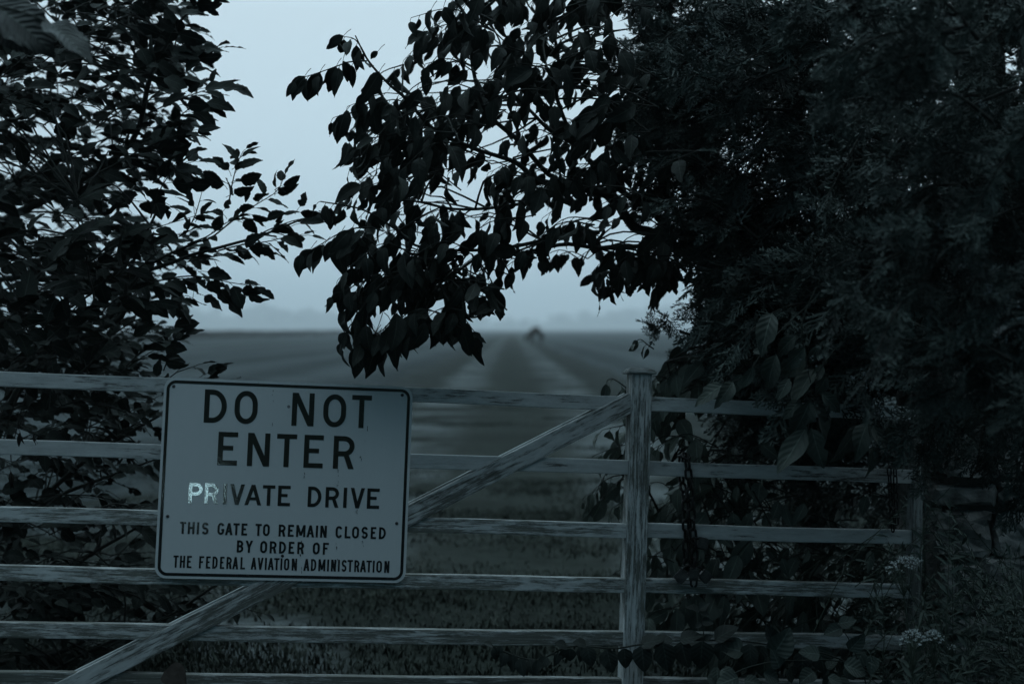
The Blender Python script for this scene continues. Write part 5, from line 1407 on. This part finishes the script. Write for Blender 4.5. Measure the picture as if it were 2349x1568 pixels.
# --- weeds round the gate end
wd = Plant('weed', 81)
S = sample_poly([(2020, 1260), (2060, 1170), (2125, 1090), (2175, 1090), (2230, 1240), (2349, 1260), (2480, 1260), (2480, 1600), (1970, 1600), (2000, 1400)], 230, wd.rng)
for x, y in S:
    d = wd.rng.uniform(4.0, 4.62) if x > 2125 or wd.rng.random() < .3 else wd.rng.uniform(4.75, 5.0)
    tipw = at(x, y, d)
    h = wd.rng.uniform(.22, .5)
    lean = np.array([wd.rng.normal(0, .65), wd.rng.normal(0, .2), -1.0])
    b = tipw + unit(lean) * h
    b[2] = max(b[2], .02)
    wd.twig([b, (b + tipw) / 2 + wd.rng.normal(0, .02, 3), tipw], int(wd.rng.integers(14, 26)), .046 * wd.rng.uniform(.7, 1.3), .0016, style='lance', start=.05, petiole=.002)
wv_ = thing('undergrowth', 'tangle of fine-leaved weeds round the gate end and the stone pier', 'weeds', (1.4, 4.3, 0))
wv_['kind'] = 'stuff'
wd.build(wv_, M_WEED, M_STEM, 'leaves', 'stems')

# --- wild carrot in flower
def umbel(px_, py_, d, wpx, hpx, label, seed, tilt=0.0):
    r = np.random.default_rng(seed)
    c = at(px_, py_, d); rad = wpx / FX * d / 2; hh = hpx / FX * d
    root = thing('wild_carrot', label, 'flower', (c[0] + .02, c[1] + .05, 0), 'white flowers at the gate end')
    loc = np.array(root.location)
    top = c + np.array([0, 0, -hh * .5])
    foot = top + np.array([.0, 0, -.085])
    stem = [(smooth_path([np.array([c[0] + .02, c[1] + .05, 0]), np.array([c[0] + .03, c[1] + .02, c[2] * .5]), foot], 14), .0026, .0018)]
    V, F = [], []; k = 0
    nu = 26
    for u in range(nu):
        a = u * 2.4; q = math.sqrt((u + .5) / nu)
        uc = top + np.array([rad * q * math.cos(a), rad * q * math.sin(a), hh * (1 - q * q) + tilt * rad * q * math.cos(a)])
        stem.append((np.array([foot, (foot + uc) / 2 + np.array([0, 0, -.006]), uc + np.array([0, 0, -.004])]), .0008, .0005))
        for _ in range(13):
            fc = uc + r.normal(0, rad * .105, 3) * np.array([1, 1, .45]); s = r.uniform(.0011, .0024)
            nrm = unit(np.array([r.normal(0, .6), r.normal(-.3, .6), 1.0])); t1 = unit(np.cross(nrm, [1, .2, .1])); t2 = np.cross(nrm, t1)
            V.append(fc - nrm * s * .5)
            for j in range(5): V.append(fc + s * (t1 * math.cos(1.2566 * j) + t2 * math.sin(1.2566 * j)))
            for j in range(5): F.append((k, k + 1 + j, k + 1 + (j + 1) % 5))
            V.append(fc + nrm * s * .3)
            for j in range(5): F.append((k + 6, k + 1 + j, k + 1 + (j + 1) % 5))
            k += 7
    link('flower_head', mesh_np('flower_head', np.array(V) - loc, tris=np.array(F)), M_PETAL, root)
    v, q = tubes_mesh(stem); link('stem', mesh_np('stem', v - loc, q, smooth=True), M_STEM, root)
umbel(2074, 1288, 3.97, 78, 22, 'flat white lacy flower head, the higher one, in the weeds at the gate end', 3, .25)
umbel(2094, 1458, 3.97, 62, 30, 'domed white lacy flower head at the end of the lower rail', 4)
umbel(2142, 1456, 4.0, 52, 24, 'smaller white lacy flower head just right of the domed one', 5, -.1)
umbel(2182, 1482, 4.2, 26, 10, 'tiny white flower head lowest of the white flowers', 6)

# --- a few withered leaves caught on the left rails
def dead_leaf(pts, d, label, L):
    p = Plant('lance', int(pts[0][0] * 7 + pts[0][1]))
    b = at(*pts[0], d)
    root = thing('withered_leaf', label, 'leaf', b, 'withered leaves on the left of the gate')
    p.tubes.append((smooth_path([at(*q, d) for q in pts], 6), .0010, .0006))
    e = at(*pts[-1], d)
    for k in range(2): p.leaf(e + np.array([0, 0, -.002 * k]), unit(np.array([p.rng.normal(0, .2), 0, -1.0])), np.array([p.rng.normal(0, 1), -1, 0]), L * p.rng.uniform(.8, 1.1))
    p.build(root, M_DEAD, M_DEAD, 'blade', 'stalk')
dead_leaf([(10, 972), (36, 976), (46, 990)], 4.22, 'curled withered leaf hanging before the second rail at the far left', .045)
dead_leaf([(40, 978), (68, 980), (78, 992)], 4.22, 'curled withered leaf hanging before the second rail, next to another on its left', .04)
dead_leaf([(0, 1050), (18, 1065), (24, 1080)], 4.22, 'thin withered leaf hanging below the second rail at the left edge', .055)
fl = Plant('heart', 5)
rootf = thing('caught_leaf', 'dark leaf caught on the lowest rail just right of the brace', 'leaf', at(405, 1535, 4.25))
leaf_px(fl, 380, 1536, 424, 1560, 4.27, 4.22, (.1, -.8, .6), 1.05)
fl.tubes.append((np.array([at(360, 1530, 4.3), at(380, 1536, 4.27)]), .001, .001))
fl.build(rootf, M_DEAD, M_DEAD, 'blade', 'stalk')

# ------------------------------------------------------------------ mist over the field
bm = bmesh.new(); box_bm(bm, -3000, 3000, -13, 4000, -1.0, 112)
hz = bpy.data.meshes.new('haze'); bm.to_mesh(hz); bm.free()
mh = bpy.data.materials.new('mist'); mh.use_nodes = True
t = mh.node_tree; t.nodes.clear()
o_ = t.nodes.new('ShaderNodeOutputMaterial'); pv = t.nodes.new('ShaderNodeVolumePrincipled')
pv.inputs['Color'].default_value = (.95, .98, 1.0, 1); pv.inputs['Density'].default_value = .00062; pv.inputs['Anisotropy'].default_value = 0.72
t.links.new(pv.outputs[0], o_.inputs['Volume'])
haze = link('haze', hz, mh); tag(haze, 'thin blue mist lying over the whole field', None, None, 'stuff')
